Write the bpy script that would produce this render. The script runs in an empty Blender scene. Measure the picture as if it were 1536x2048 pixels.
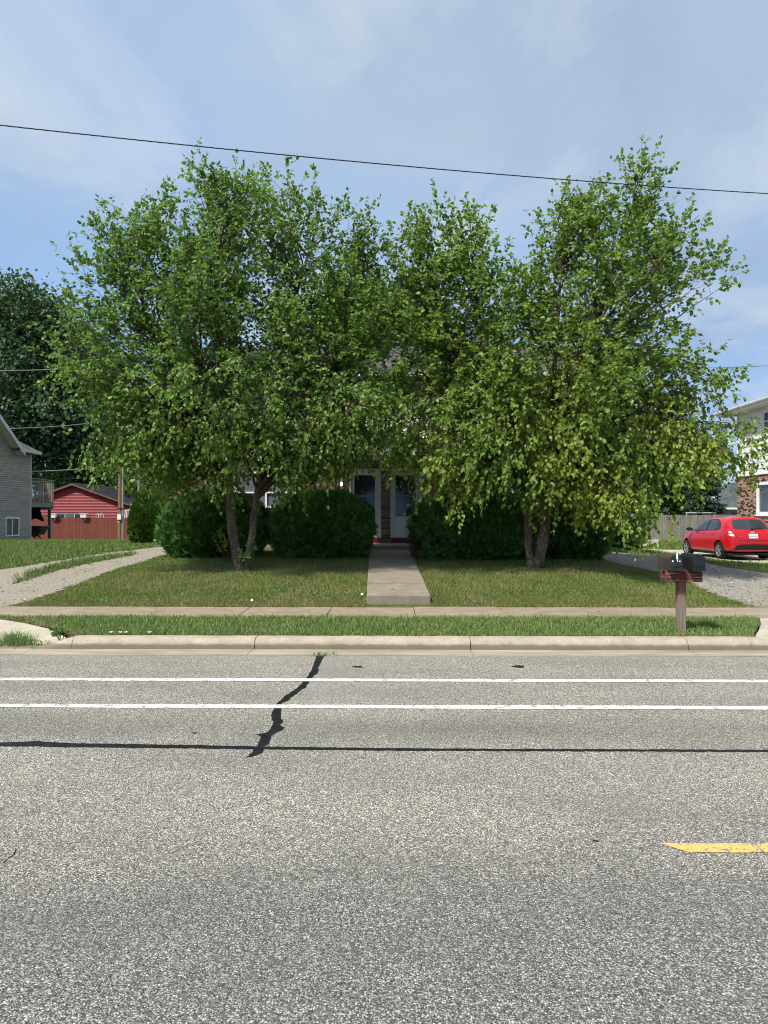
import bpy, bmesh, math, random
import numpy as np
from mathutils import Vector, Matrix, noise as mnoise
from mathutils.bvhtree import BVHTree
random.seed(7)
RNG = np.random.default_rng(11)
R = math.radians
scene = bpy.context.scene
C = scene.collection

# ------------------------------------------------------------------ camera
EYE = 1.75; FPX = 1450.0; HORIZON = 1035.0; YAW = R(0.68)
cam = bpy.data.cameras.new('camera'); camo = bpy.data.objects.new('camera', cam); C.objects.link(camo)
cam.sensor_fit = 'VERTICAL'; cam.sensor_height = 36; cam.sensor_width = 27
cam.lens = 36 * FPX / 2048; cam.clip_start = 0.05; cam.clip_end = 3000
camo.location = (0, 0, EYE)
camo.rotation_euler = (R(90) + math.atan((HORIZON - 1024) / FPX), 0, YAW)
scene.camera = camo
# ------------------------------------------------------------------ world: hazy daylight sky with thin cloud
SUN_DIR = Vector((-0.46, -0.48, 0.90)).normalized()
world = bpy.data.worlds.new('World'); scene.world = world; world.use_nodes = True
wt = world.node_tree; wt.nodes.clear()
def wn(t, **k):
    n = wt.nodes.new(t)
    for a, b in k.items(): setattr(n, a, b)
    return n
wout = wn('ShaderNodeOutputWorld'); wbg = wn('ShaderNodeBackground')
sky = wn('ShaderNodeTexSky', sky_type='NISHITA')
sky.sun_disc = False; sky.sun_elevation = math.asin(SUN_DIR.z); sky.sun_rotation = math.atan2(SUN_DIR.x, SUN_DIR.y)
sky.air_density = 1.0; sky.dust_density = 0.6; sky.ozone_density = 2.0
wbg.inputs['Strength'].default_value = 0.14
tc = wn('ShaderNodeTexCoord'); sep = wn('ShaderNodeSeparateXYZ'); wt.links.new(tc.outputs['Generated'], sep.inputs[0])
def wm(op, a, b=None, c=None):
    n = wn('ShaderNodeMath', operation=op)
    for i, q in enumerate((a, b, c)):
        if q is None: continue
        if isinstance(q, (int, float)): n.inputs[i].default_value = q
        else: wt.links.new(q, n.inputs[i])
    return n.outputs[0]
zc = wm('ADD', wm('MAXIMUM', sep.outputs['Z'], 0.0), 0.22)
cmb = wn('ShaderNodeCombineXYZ')
wt.links.new(wm('DIVIDE', sep.outputs['X'], zc), cmb.inputs[0]); wt.links.new(wm('DIVIDE', sep.outputs['Y'], zc), cmb.inputs[1])
def wnoise(scale, detail, rough, off, dist=0.0):
    mp = wn('ShaderNodeMapping'); mp.inputs['Location'].default_value = off
    wt.links.new(cmb.outputs[0], mp.inputs[0])
    n = wn('ShaderNodeTexNoise'); n.inputs['Scale'].default_value = scale; n.inputs['Detail'].default_value = detail
    n.inputs['Roughness'].default_value = rough; n.inputs['Distortion'].default_value = dist
    wt.links.new(mp.outputs[0], n.inputs['Vector']); return n.outputs['Fac']
def wmap(v, a, b, c, d):
    n = wn('ShaderNodeMapRange'); wt.links.new(v, n.inputs[0])
    for i, q in enumerate((a, b, c, d)): n.inputs[i + 1].default_value = q
    return n.outputs[0]
veil = wmap(wnoise(0.55, 6, 0.58, (3.1, 1.7, 0), 0.3), 0.34, 0.58, 0.52, 1.0)      # broad thin veil of cloud
veil = wm('MULTIPLY', veil, wmap(sep.outputs['Z'], 0.08, 0.46, 0.12, 1.0))
puff = wmap(wnoise(1.25, 10, 0.60, (0.75, 2.6, 0), 0.5), 0.47, 0.64, 0.0, 1.0)     # brighter wisps
grey = wmap(wnoise(1.0, 8, 0.62, (5.2, 0.4, 0), 0.4), 0.45, 0.64, 0.0, 1.0)         # greyer undersides
def wmix(f, a, b):
    n = wn('ShaderNodeMix', data_type='RGBA')
    wt.links.new(f, n.inputs['Factor'])
    for k, q in (('A', a), ('B', b)):
        i = [s for s in n.inputs if s.name == k and s.type == 'RGBA'][0]
        if isinstance(q, tuple): i.default_value = (*q, 1)
        else: wt.links.new(q, i)
    return [s for s in n.outputs if s.type == 'RGBA'][0]
skyd = wmix(wm('ADD', 0.0, 1.0), (0, 0, 0), sky.outputs[0])
blue = wmix(wm('MULTIPLY', wmap(sep.outputs['Z'], 0.0, 0.5, 1.0, 0.6), 0.95), skyd, (0.52, 1.34, 2.85))
skc = wmix(veil, blue, (1.64, 2.05, 2.62))
skc = wmix(wm('MULTIPLY', grey, 0.6), skc, (1.20, 1.58, 2.20))
skc = wmix(wm('MULTIPLY', puff, 0.6), skc, (2.55, 2.78, 2.98))
wt.links.new(skc, wbg.inputs['Color']); wt.links.new(wbg.outputs[0], wout.inputs[0])
# ------------------------------------------------------------------ sun
sl = bpy.data.lights.new('sun', 'SUN'); sl.energy = 3.1; sl.angle = R(5.0); sl.color = (1.0, 0.95, 0.87)
so = bpy.data.objects.new('sun', sl); C.objects.link(so)
so.rotation_euler = SUN_DIR.to_track_quat('Z', 'Y').to_euler(); so.location = (-20, -20, 40)
scene.view_settings.view_transform = 'Standard'; scene.view_settings.look = 'None'
scene.view_settings.exposure = 1.06; scene.view_settings.gamma = 1.0
scene.cycles.use_denoising = True; scene.cycles.adaptive_threshold = 0.02; scene.cycles.filter_width = 1.05
scene.cycles.max_bounces = 6; scene.cycles.diffuse_bounces = 3; scene.cycles.glossy_bounces = 2; scene.cycles.transmission_bounces = 4; scene.cycles.transparent_max_bounces = 8

# ------------------------------------------------------------------ helpers
FWD = Vector((-math.sin(YAW), math.cos(YAW), 0)); RGT = Vector((math.cos(YAW), math.sin(YAW), 0))
def P(px, py, d):
    """world point that lies d metres deep on the sight line through (px, py) of the 1536 x 2048 photograph"""
    return Vector((0, 0, EYE)) + FWD * d + RGT * ((px - 768) / FPX * d) + Vector((0, 0, (HORIZON - py) / FPX * d))
def sst(t):
    t = np.clip(t, 0, 1); return t * t * (3 - 2 * t)
def zt(X, Y):
    """height of the natural ground"""
    X = np.asarray(X, float); Y = np.asarray(Y, float)
    a = np.interp(Y, [0, 12.42, 12.95, 19.8, 27, 45, 90], [.19, .20, .37, .825, .86, .36, .3])
    fl = np.interp(Y, [0, 12.42, 19.8, 27, 45, 90], [.19, .20, .80, .86, .36, .3])
    bank = sst((X + 6.6) / 1.2) * (1 - sst((X - 4.2) / 1.6))
    a = fl + (a - fl) * bank
    b = np.interp(Y, [0, 12.42, 18, 25, 42, 90], [.19, .20, .30, .27, .40, .35])
    w = sst((X - 4.2) / 8.0)
    return a * (1 - w) + b * w
def ztf(x, y): return float(zt(x, y))
def G(px, py):
    """where the sight line through a photograph pixel meets the ground"""
    d = np.arange(11.5, 60, 0.01)
    p0 = P(px, py, 0); p1 = P(px, py, 1) - p0
    x = p0.x + p1.x * d; y = p0.y + p1.y * d; z = p0.z + p1.z * d
    i = int(np.argmax(z <= zt(x, y)))
    return Vector((x[i], y[i], z[i]))

ORI = {}
def setp(o, label=None, cat=None, group=None, kind=None):
    if label: o['label'] = label
    if cat: o['category'] = cat
    if group: o['group'] = group
    if kind: o['kind'] = kind
    return o
def empty(name, loc=(0, 0, 0), rz=0, **k):
    o = bpy.data.objects.new(name, None); C.objects.link(o); o.empty_display_size = 0.1
    o.location = loc; o.rotation_euler = (0, 0, rz)
    ORI[o.name] = Vector((0, 0, 0)) if k.pop('local', False) else Vector(loc)
    return setp(o, **k)
def link_mesh(name, me, mat, parent=None, base=None):
    o = bpy.data.objects.new(name, me); C.objects.link(o)
    if mat is not None and not me.materials: me.materials.append(mat)
    if parent is not None:
        o.parent = parent; ORI[o.name] = ORI[parent.name].copy()
    else: ORI[o.name] = Vector(base or (0, 0, 0)); o.location = ORI[o.name]
    return o
class MB:
    def __init__(s): s.v = []; s.f = []
    def add(s, v, f):
        n = len(s.v); s.v += [tuple(p) for p in v]; s.f += [tuple(i + n for i in q) for q in f]; return s
    def box(s, c, d, rz=0.0, tilt=0.0):
        x, y, z = d[0] / 2, d[1] / 2, d[2] / 2
        m = Matrix.Translation(c) @ Matrix.Rotation(rz, 4, 'Z') @ Matrix.Rotation(tilt, 4, 'X')
        vs = [m @ Vector(q) for q in ((-x, -y, -z), (x, -y, -z), (x, y, -z), (-x, y, -z), (-x, -y, z), (x, -y, z), (x, y, z), (-x, y, z))]
        return s.add(vs, [(3, 2, 1, 0), (4, 5, 6, 7), (0, 1, 5, 4), (1, 2, 6, 5), (2, 3, 7, 6), (3, 0, 4, 7)])
    def box2(s, a, b):
        return s.box([(a[i] + b[i]) / 2 for i in range(3)], [abs(b[i] - a[i]) for i in range(3)])
    def tube(s, pts, r, n=8, cap=True):
        pts = [Vector(p) for p in pts]; k = len(pts)
        rs = r if isinstance(r, (list, tuple)) else [r] * k
        rings = []; up = Vector((0, 0, 1)); prev = None
        for i, p in enumerate(pts):
            t = (pts[min(i + 1, k - 1)] - pts[max(i - 1, 0)])
            t = t.normalized() if t.length > 1e-9 else Vector((0, 0, 1))
            if prev is None: a = t.orthogonal().normalized()
            else:
                a = prev - t * prev.dot(t); a = a.normalized() if a.length > 1e-6 else t.orthogonal().normalized()
            prev = a; b = t.cross(a)
            rings.append([p + (a * math.cos(j * 2 * math.pi / n) + b * math.sin(j * 2 * math.pi / n)) * rs[i] for j in range(n)])
        f = []
        for i in range(k - 1):
            for j in range(n):
                f.append((i * n + j, i * n + (j + 1) % n, (i + 1) * n + (j + 1) % n, (i + 1) * n + j))
        if cap: f.append(tuple(range(n - 1, -1, -1))); f.append(tuple(range((k - 1) * n, k * n)))
        return s.add([q for g in rings for q in g], f)
    def bar(s, a, b, w, h=None):
        """square bar from a to b"""
        h = h or w; a = Vector(a); b = Vector(b); t = (b - a).normalized()
        u = t.cross(Vector((0, 0, 1)))
        u = u.normalized() if u.length > 1e-4 else Vector((1, 0, 0))
        v = u.cross(t)
        q = []
        for p in (a, b): q += [p - u * w / 2 - v * h / 2, p + u * w / 2 - v * h / 2, p + u * w / 2 + v * h / 2, p - u * w / 2 + v * h / 2]
        return s.add(q, [(3, 2, 1, 0), (4, 5, 6, 7), (0, 1, 5, 4), (1, 2, 6, 5), (2, 3, 7, 6), (3, 0, 4, 7)])
    def prism(s, pts, vec):
        """planar polygon pts pushed along vec"""
        n = len(pts); vec = Vector(vec); p = [Vector(q) for q in pts]
        return s.add(p + [q + vec for q in p], [tuple(range(n - 1, -1, -1)), tuple(range(n, 2 * n))] + [(i, (i + 1) % n, n + (i + 1) % n, n + i) for i in range(n)])
    def build(s, name, mat, parent=None, base=None, smooth=False, bevel=0, **k):
        o0 = ORI[parent.name] if parent is not None else Vector(base or (0, 0, 0))
        me = bpy.data.meshes.new(name)
        me.from_pydata([(p[0] - o0.x, p[1] - o0.y, p[2] - o0.z) for p in s.v], [], s.f)
        bm = bmesh.new(); bm.from_mesh(me); bmesh.ops.recalc_face_normals(bm, faces=bm.faces)
        if bevel: bmesh.ops.bevel(bm, geom=[e for e in bm.edges if len(e.link_faces) == 2 and e.calc_face_angle(0) > 0.5], offset=bevel, segments=2, affect='EDGES', profile=0.6)
        bm.to_mesh(me); bm.free()
        if smooth:
            me.polygons.foreach_set('use_smooth', [True] * len(me.polygons))
            if smooth != 'all': me.set_sharp_from_angle(angle=R(38))
        o = link_mesh(name, me, mat, parent, base)
        return setp(o, **k)
def fast_mesh(name, verts, faces_flat, nper, attrs=None, smooth=False):
    me = bpy.data.meshes.new(name); nv = len(verts); nf = len(faces_flat) // nper
    me.vertices.add(nv); me.vertices.foreach_set('co', np.asarray(verts, np.float32).ravel())
    me.loops.add(nf * nper); me.loops.foreach_set('vertex_index', np.asarray(faces_flat, np.int32))
    me.polygons.add(nf); me.polygons.foreach_set('loop_start', np.arange(0, nf * nper, nper, dtype=np.int32))
    me.polygons.foreach_set('loop_total', np.full(nf, nper, np.int32))
    if smooth: me.polygons.foreach_set('use_smooth', np.ones(nf, bool))
    for k, a in (attrs or {}).items():
        at = me.attributes.new(k, 'FLOAT', 'POINT'); at.data.foreach_set('value', np.asarray(a, np.float32))
    me.update(calc_edges=True); return me

# ------------------------------------------------------------------ materials
class NT:
    def __init__(s, name):
        s.m = bpy.data.materials.new(name); s.m.use_nodes = True; s.t = s.m.node_tree
        s.b = s.t.nodes['Principled BSDF']; s.out = s.t.nodes['Material Output']
        s.pos = None
    def n(s, t, **k):
        q = s.t.nodes.new(t)
        for a, b in k.items(): setattr(q, a, b)
        return q
    def l(s, a, b): s.t.links.new(a, b)
    def P(s, scale=(1, 1, 1), rot=(0, 0, 0), obj=False):
        if obj: src = s.n('ShaderNodeTexCoord').outputs['Object']
        else: src = s.n('ShaderNodeNewGeometry').outputs['Position']
        mp = s.n('ShaderNodeMapping'); mp.inputs['Scale'].default_value = scale; mp.inputs['Rotation'].default_value = rot
        s.l(src, mp.inputs[0]); return mp.outputs[0]
    def noise(s, scale, detail=4, rough=.55, vec=None, dist=0):
        q = s.n('ShaderNodeTexNoise'); q.inputs['Scale'].default_value = scale; q.inputs['Detail'].default_value = detail
        q.inputs['Roughness'].default_value = rough; q.inputs['Distortion'].default_value = dist
        s.l(vec if vec is not None else s.P(), q.inputs['Vector']); return q.outputs['Fac']
    def vor(s, scale, feature='F1', vec=None, rnd=1.0):
        q = s.n('ShaderNodeTexVoronoi', feature=feature); q.inputs['Scale'].default_value = scale; q.inputs['Randomness'].default_value = rnd
        s.l(vec if vec is not None else s.P(), q.inputs['Vector']); return q
    def math(s, op, a, b=None, c=None):
        q = s.n('ShaderNodeMath', operation=op)
        for i, v in enumerate((a, b, c)):
            if v is None: continue
            if isinstance(v, (int, float)): q.inputs[i].default_value = v
            else: s.l(v, q.inputs[i])
        return q.outputs[0]
    def mr(s, v, a, b, c=0., d=1., smooth=False):
        q = s.n('ShaderNodeMapRange'); s.l(v, q.inputs[0])
        if smooth: q.interpolation_type = 'SMOOTHSTEP'
        for i, x in enumerate((a, b, c, d)): q.inputs[i + 1].default_value = x
        return q.outputs[0]
    def ramp(s, v, stops, const=False):
        q = s.n('ShaderNodeValToRGB'); s.l(v, q.inputs[0]); e = q.color_ramp.elements
        if const: q.color_ramp.interpolation = 'CONSTANT'
        while len(e) < len(stops): e.new(0.5)
        for i, (p, c) in enumerate(stops): e[i].position = p; e[i].color = (*c, 1)
        return q.outputs[0]
    def mix(s, f, a, b, mode='MIX'):
        q = s.n('ShaderNodeMix', data_type='RGBA', blend_type=mode)
        if isinstance(f, (int, float)): q.inputs['Factor'].default_value = f
        else: s.l(f, q.inputs['Factor'])
        for k, v in (('A', a), ('B', b)):
            i = [t for t in q.inputs if t.name == k and t.type == 'RGBA'][0]
            if isinstance(v, tuple): i.default_value = (*v, 1)
            else: s.l(v, i)
        return [t for t in q.outputs if t.type == 'RGBA'][0]
    def bump(s, h, st=.3, dist=.01):
        q = s.n('ShaderNodeBump'); q.inputs['Strength'].default_value = st; q.inputs['Distance'].default_value = dist
        s.l(h, q.inputs['Height']); s.l(q.outputs[0], s.b.inputs['Normal']); return q
    def attr(s, name): return s.n('ShaderNodeAttribute', attribute_name=name).outputs['Fac']
    def objrnd(s): return s.n('ShaderNodeObjectInfo').outputs['Random']
    def done(s, col=None, rough=.7, spec=.3, metal=0):
        if col is not None:
            if isinstance(col, tuple): s.b.inputs['Base Color'].default_value = (*col, 1)
            else: s.l(col, s.b.inputs['Base Color'])
        if isinstance(rough, (int, float)): s.b.inputs['Roughness'].default_value = rough
        else: s.l(rough, s.b.inputs['Roughness'])
        s.b.inputs['Specular IOR Level'].default_value = spec; s.b.inputs['Metallic'].default_value = metal
        return s.m
def plain(name, col, rough=.6, spec=.35, metal=0, var=.25, scale=6, bump=0.0, bscale=60, stretch=(1, 1, 1), perobj=0.0):
    """paint, metal or plastic with uneven tone, optional grain bump and a per-object shift"""
    t = NT(name); v = t.noise(scale, 5, .6, t.P(stretch))
    dk = tuple(c * (1 - var) for c in col); lt = tuple(min(1, c * (1 + var)) for c in col)
    c = t.mix(t.mr(v, .3, .7), dk, lt)
    if perobj:
        c = t.mix(t.math('MULTIPLY', t.objrnd(), perobj), c, tuple(x * .45 for x in col))
    if bump: t.bump(t.noise(bscale, 4, .6, t.P(stretch)), bump, .006)
    return t.done(c, rough, spec, metal)
M = {}
def m_asphalt():
    t = NT('asphalt_chip'); p = t.P()
    warp = t.n('ShaderNodeTexNoise'); warp.inputs['Scale'].default_value = 40; t.l(p, warp.inputs['Vector'])
    va = t.n('ShaderNodeVectorMath', operation='MULTIPLY_ADD'); t.l(warp.outputs['Color'], va.inputs[0]); va.inputs[1].default_value = (.012, .012, .012); t.l(p, va.inputs[2])
    v = t.vor(106, vec=va.outputs[0]); v2 = t.vor(190, vec=va.outputs[0])
    sp = t.n('ShaderNodeSeparateColor'); t.l(v.outputs['Color'], sp.inputs[0])
    sp2 = t.n('ShaderNodeSeparateColor'); t.l(v2.outputs['Color'], sp2.inputs[0])
    stone = t.ramp(sp.outputs[0], [(0, (.035, .036, .04)), (.25, (.09, .088, .082)), (.5, (.23, .22, .195)), (.8, (.46, .44, .385)), (1, (.72, .69, .62))])
    fine = t.ramp(sp2.outputs[1], [(0, (.03, .03, .032)), (.6, (.16, .155, .14)), (1, (.42, .40, .35))])
    d = t.mr(v.outputs['Distance'], .30, .62)
    c = t.mix(d, stone, fine)
    d2 = t.mr(v2.outputs['Distance'], .45, .75)
    c = t.mix(t.math('MULTIPLY', d2, .75), c, (.035, .035, .036))
    # worn lanes: the middle of the road is darker and bluer than the strip beside the kerb
    xyz = t.n('ShaderNodeSeparateXYZ'); t.l(p, xyz.inputs[0])
    yy = t.math('ADD', xyz.outputs['Y'], t.math('MULTIPLY', t.math('SUBTRACT', t.noise(.7, 3, .5), .5), .9))
    lane = t.mr(yy, 2.7, 4.6, 0, 1, True)
    c = t.mix(lane, t.mix(1.0, c, (1.08, 1.08, 1.06), 'MULTIPLY'), t.mix(1.0, c, (1.56, 1.53, 1.42), 'MULTIPLY'))
    wh = t.math('MULTIPLY', t.mr(t.math('ABSOLUTE', t.math('SUBTRACT', yy, 6.0)), 0, .60, 1, 0, True), .30)
    c = t.mix(wh, c, (.06, .06, .058))
    c = t.mix(t.math('MULTIPLY', t.mr(t.noise(1.3, 5, .6, t.P((.35, 1, 1))), .42, .70), .38), c, (.10, .098, .09))
    c = t.mix(t.math('MULTIPLY', t.mr(t.math('ABSOLUTE', t.math('SUBTRACT', yy, 3.3)), 0, .5, 1, 0, True), .20), c, (.07, .07, .072))
    c = t.mix(t.math('MULTIPLY', t.mr(xyz.outputs['Y'], 8.7, 9.19), .35), c, (.27, .23, .17))
    st = t.mr(t.noise(2.6, 4, .65, t.P((.6, 1.6, 1))), .66, .76)
    c = t.mix(t.math('MULTIPLY', st, .5), c, (.05, .05, .05))
    t.bump(t.math('SUBTRACT', 1.0, t.math('ADD', v.outputs['Distance'], t.math('MULTIPLY', v2.outputs['Distance'], .4))), .85, .006)
    return t.done(c, .85, .25)
def m_paint(name, col, wear):
    t = NT(name); v = t.vor(88); w = t.mr(t.math('ADD', t.noise(9, 6, .7), t.math('MULTIPLY', v.outputs['Distance'], .25)), wear, wear + .1)
    c = t.mix(w, col, (.16, .155, .14))
    c = t.mix(t.math('MULTIPLY', t.mr(t.noise(2, 6, .7), .42, .75), .45), c, tuple(x * .55 for x in col))
    c = t.mix(t.math('MULTIPLY', t.mr(v.outputs['Distance'], .45, .75), .45), c, (.20, .19, .17))
    t.bump(t.math('SUBTRACT', 1.0, v.outputs['Distance']), .5, .004)
    return t.done(c, .6, .3)
def m_concrete(name, base, stain=.5, wet=0):
    t = NT(name)
    sp = t.vor(160); s3 = t.n('ShaderNodeSeparateColor'); t.l(sp.outputs['Color'], s3.inputs[0])
    c = t.mix(t.mr(t.noise(3.5, 7, .65), .3, .7), tuple(x * .72 for x in base), tuple(min(1, x * 1.18) for x in base))
    c = t.mix(t.math('MULTIPLY', t.objrnd(), .35), c, (base[0] * .62, base[1] * .58, base[2] * .52))
    c = t.mix(t.math('MULTIPLY', t.mr(s3.outputs[0], .7, 1.0), .35), c, tuple(x * .45 for x in base))
    c = t.mix(t.math('MULTIPLY', t.mr(t.noise(1.1, 6, .7, t.P((1, 2.5, 1))), .5, .72), stain), c, (.16, .115, .07))
    t.bump(t.noise(120, 5, .7), .35, .004)
    return t.done(c, .85, .25)
def m_kerb():
    t = NT('kerb_concrete'); p = t.P(); xyz = t.n('ShaderNodeSeparateXYZ'); t.l(p, xyz.inputs[0])
    base = (.37, .325, .245)
    c = t.mix(t.mr(t.noise(4, 7, .65), .3, .7), tuple(x * .75 for x in base), tuple(x * 1.15 for x in base))
    zz = t.math('ADD', xyz.outputs['Z'], t.math('MULTIPLY', t.math('SUBTRACT', t.noise(5, 4, .6, t.P((1, 1, 0))), .5), .05))
    c = t.mix(t.mr(zz, .062, .092, .8, 0), c, (.125, .10, .072))       # gutter water line left on the face
    c = t.mix(t.math('MULTIPLY', t.mr(t.noise(30, 4, .7), .52, .7), .5), c, (.22, .17, .11))
    t.bump(t.noise(90, 5, .7), .5, .006)
    return t.done(c, .85, .25)
def m_gutter():
    t = NT('gutter_concrete'); base = (.40, .34, .25)
    c = t.mix(t.mr(t.noise(2.2, 7, .65, t.P((.5, 3, 1))), .3, .7), (.18, .15, .108), (.38, .335, .26))
    c = t.mix(t.math('MULTIPLY', t.mr(t.noise(.9, 4, .6), .4, .7), .5), c, (.40, .35, .27))
    t.bump(t.noise(120, 5, .7), .3, .004)
    return t.done(c, .75, .35)
def m_ground():
    t = NT('lawn_soil'); n1 = t.noise(.55, 6, .65); n2 = t.noise(14, 5, .7)
    c = t.mix(t.mr(n1, .35, .65), (.090, .125, .034), (.165, .165, .062))
    c = t.mix(t.mr(n2, .35, .7), t.mix(1., c, (.55, .55, .5), 'MULTIPLY'), t.mix(1., c, (1.3, 1.25, 1.1), 'MULTIPLY'))
    c = t.mix(t.math('MULTIPLY', t.mr(t.noise(45, 3, .6), .5, .8), .6), c, (.13, .14, .045))
    t.bump(t.noise(60, 5, .75), 1.0, .04)
    return t.done(c, .9, .15)
def m_grass(name, lush, mid, dry, dryness):
    t = NT(name); r = t.attr('rnd'); h = t.attr('h')
    n1 = t.noise(.8, 5, .65); n2 = t.noise(3.5, 4, .6)
    c = t.mix(t.mr(r, .1, .9), lush, mid)
    dr = t.math('ADD', t.mr(n1, dryness, dryness + .18), t.math('MULTIPLY', t.math('SUBTRACT', n2, .5), .8))
    dr = t.math('MULTIPLY', dr, t.mr(r, .1, .6, .35, 1))
    c = t.mix(t.mr(dr, 0, 1), c, dry)
    c = t.mix(t.math('MULTIPLY', t.mr(r, .90, .93), .8), c, (.30, .24, .12))
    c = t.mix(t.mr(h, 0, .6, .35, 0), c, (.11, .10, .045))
    t.done(c, .55, .3)
    tr = t.n('ShaderNodeBsdfTranslucent'); t.l(c, tr.inputs['Color'])
    mx = t.n('ShaderNodeMixShader'); mx.inputs[0].default_value = .3
    t.l(t.b.outputs[0], mx.inputs[1]); t.l(tr.outputs[0], mx.inputs[2]); t.l(mx.outputs[0], t.out.inputs[0])
    return t.m
def m_leaf(name, cols, rough=.45, trans=.42, yellow=None, spec=.28, under=True):
    t = NT(name); r = t.attr('rnd'); n1 = t.noise(1.1, 4, .6)
    k = len(cols)
    c = t.ramp(t.math('ADD', t.math('MULTIPLY', r, .75), t.math('MULTIPLY', n1, .3)), [(i / max(1, k - 1) * .95, q) for i, q in enumerate(cols)])
    if yellow: c = t.mix(t.attr('tone'), c, yellow)
    if under:
        g = t.n('ShaderNodeNewGeometry'); c = t.mix(t.math('MULTIPLY', g.outputs['Backfacing'], .25), c, (.16, .23, .085))
    t.done(c, rough, spec)
    tr = t.n('ShaderNodeBsdfTranslucent'); t.l(t.mix(.6, c, t.mix(1., c, (1.5, 1.55, .55), 'MULTIPLY')), tr.inputs['Color'])
    mx = t.n('ShaderNodeMixShader'); mx.inputs[0].default_value = trans
    t.l(t.b.outputs[0], mx.inputs[1]); t.l(tr.outputs[0], mx.inputs[2]); t.l(mx.outputs[0], t.out.inputs[0])
    return t.m
def m_bark(name, a, b, sc=1.0):
    t = NT(name); v = t.P((1, 1, .28))
    n1 = t.noise(22 * sc, 6, .7, v, .6); n2 = t.noise(5 * sc, 4, .6, v)
    vo = t.vor(26 * sc, 'DISTANCE_TO_EDGE', v)
    c = t.mix(t.mr(n1, .35, .65), a, b)
    c = t.mix(t.math('MULTIPLY', t.mr(n2, .5, .7), .6), c, tuple(min(1, x * 1.7) for x in b))
    c = t.mix(t.mr(vo.outputs[0], 0, .12, .8, 0), c, tuple(x * .4 for x in a))
    t.bump(t.math('ADD', n1, t.mr(vo.outputs[0], 0, .25)), .9, .02)
    return t.done(c, .9, .15)
def m_brick(name, stops, mort=None):
    t = NT(name); r = t.math('FRACT', t.math('ADD', t.math('MULTIPLY', t.objrnd(), 7.31), t.attr('rnd')))
    c = t.ramp(r, stops, True)
    c = t.mix(t.mr(t.noise(55, 5, .7), .3, .7), t.mix(1., c, (.7, .7, .7), 'MULTIPLY'), t.mix(1., c, (1.2, 1.2, 1.2), 'MULTIPLY'))
    t.bump(t.noise(140, 4, .7), .4, .003)
    return t.done(c, .85, .2)
def m_gravel(name, cols, tan=.4):
    t = NT(name); v = t.vor(60); v2 = t.vor(130); s1 = t.n('ShaderNodeSeparateColor'); t.l(v.outputs['Color'], s1.inputs[0])
    s2 = t.n('ShaderNodeSeparateColor'); t.l(v2.outputs['Color'], s2.inputs[0])
    c = t.mix(.5, t.ramp(s1.outputs[0], [(0, cols[0]), (.5, cols[1]), (1, cols[2])]), t.ramp(s2.outputs[0], [(0, cols[0]), (.5, cols[1]), (1, cols[2])]))
    c = t.mix(t.math('MULTIPLY', t.mr(t.noise(.8, 6, .65), .42, .68), tan), c, (.30, .24, .155))
    c = t.mix(t.math('MULTIPLY', t.mr(t.noise(1.9, 6, .7), .58, .75), .5), c, (.14, .12, .09))
    t.bump(t.math('SUBTRACT', 1., v.outputs['Distance']), .9, .015)
    return t.done(c, .9, .2)
def m_wood(name, a, b, axis=(8, 8, .6), perobj=.4, rough=.8):
    t = NT(name); v = t.P(axis); n = t.noise(3.2, 6, .65, v, .8)
    c = t.mix(t.mr(n, .3, .7), a, b)
    c = t.mix(t.math('MULTIPLY', t.objrnd(), perobj), c, tuple(x * .42 for x in a))
    c = t.mix(t.math('MULTIPLY', t.mr(t.noise(1.2, 5, .6), .5, .8), .35), c, tuple(x * .5 for x in b))
    t.bump(n, .5, .006)
    return t.done(c, rough, .2)
def m_glass(name, col=(.02, .025, .03), rough=.06):
    t = NT(name); c = t.mix(t.mr(t.noise(1.4, 3, .5), .3, .7), col, tuple(x * 2.0 for x in col))
    t.done(c, rough, .6); return t.m
def m_shingle(name, a, b, sc=(1, 1, 1)):
    t = NT(name); v = t.vor(4, vec=t.P((1.0, .25, .25))); s1 = t.n('ShaderNodeSeparateColor'); t.l(v.outputs['Color'], s1.inputs[0])
    r = t.math('FRACT', t.math('ADD', t.objrnd(), s1.outputs[0]))
    c = t.mix(r, a, b); c = t.mix(t.mr(t.noise(70, 3, .7), .3, .7), t.mix(1., c, (.75, .75, .75), 'MULTIPLY'), t.mix(1., c, (1.2, 1.2, 1.2), 'MULTIPLY'))
    t.bump(t.noise(160, 3, .7), .4, .004)
    return t.done(c, .9, .15)
M['asphalt'] = m_asphalt()
M['white_line'] = m_paint('road_paint_white', (.80, .80, .77), .66)
M['yellow_line'] = m_paint('road_paint_yellow', (.74, .47, .13), .66)
def m_tar():
    t = NT('tar_sealant'); c = t.mix(t.mr(t.noise(16, 5, .65), .35, .7), (.003, .003, .004), (.017, .018, .020))  # lighter grey blotches put a faint sheen into the tar's colour
    t.bump(t.noise(30, 4, .6), .5, .006); return t.done(c, t.mr(t.noise(11, 4, .6), .3, .7, .35, .85), .22)
M['tar'] = m_tar()
M['kerb'] = m_kerb(); M['gutter'] = m_gutter()
M['sidewalk'] = m_concrete('sidewalk_concrete', (.295, .245, .175), .45)
M['walk'] = m_concrete('path_concrete', (.265, .232, .178), .35)
M['apron'] = m_concrete('apron_concrete', (.44, .40, .32), .25)
M['stoop'] = m_concrete('stoop_concrete', (.33, .30, .25), .35)
M['ground'] = m_ground()
M['verge_grass'] = m_grass('verge_grass', (.140, .235, .058), (.230, .335, .095), (.35, .36, .15), .54)
M['lawn_grass'] = m_grass('lawn_grass', (.110, .185, .036), (.205, .280, .066), (.34, .29, .115), .455)
M['dry_grass'] = m_grass('dry_grass', (.20, .16, .06), (.30, .25, .11), (.36, .28, .14), .3)
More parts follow.
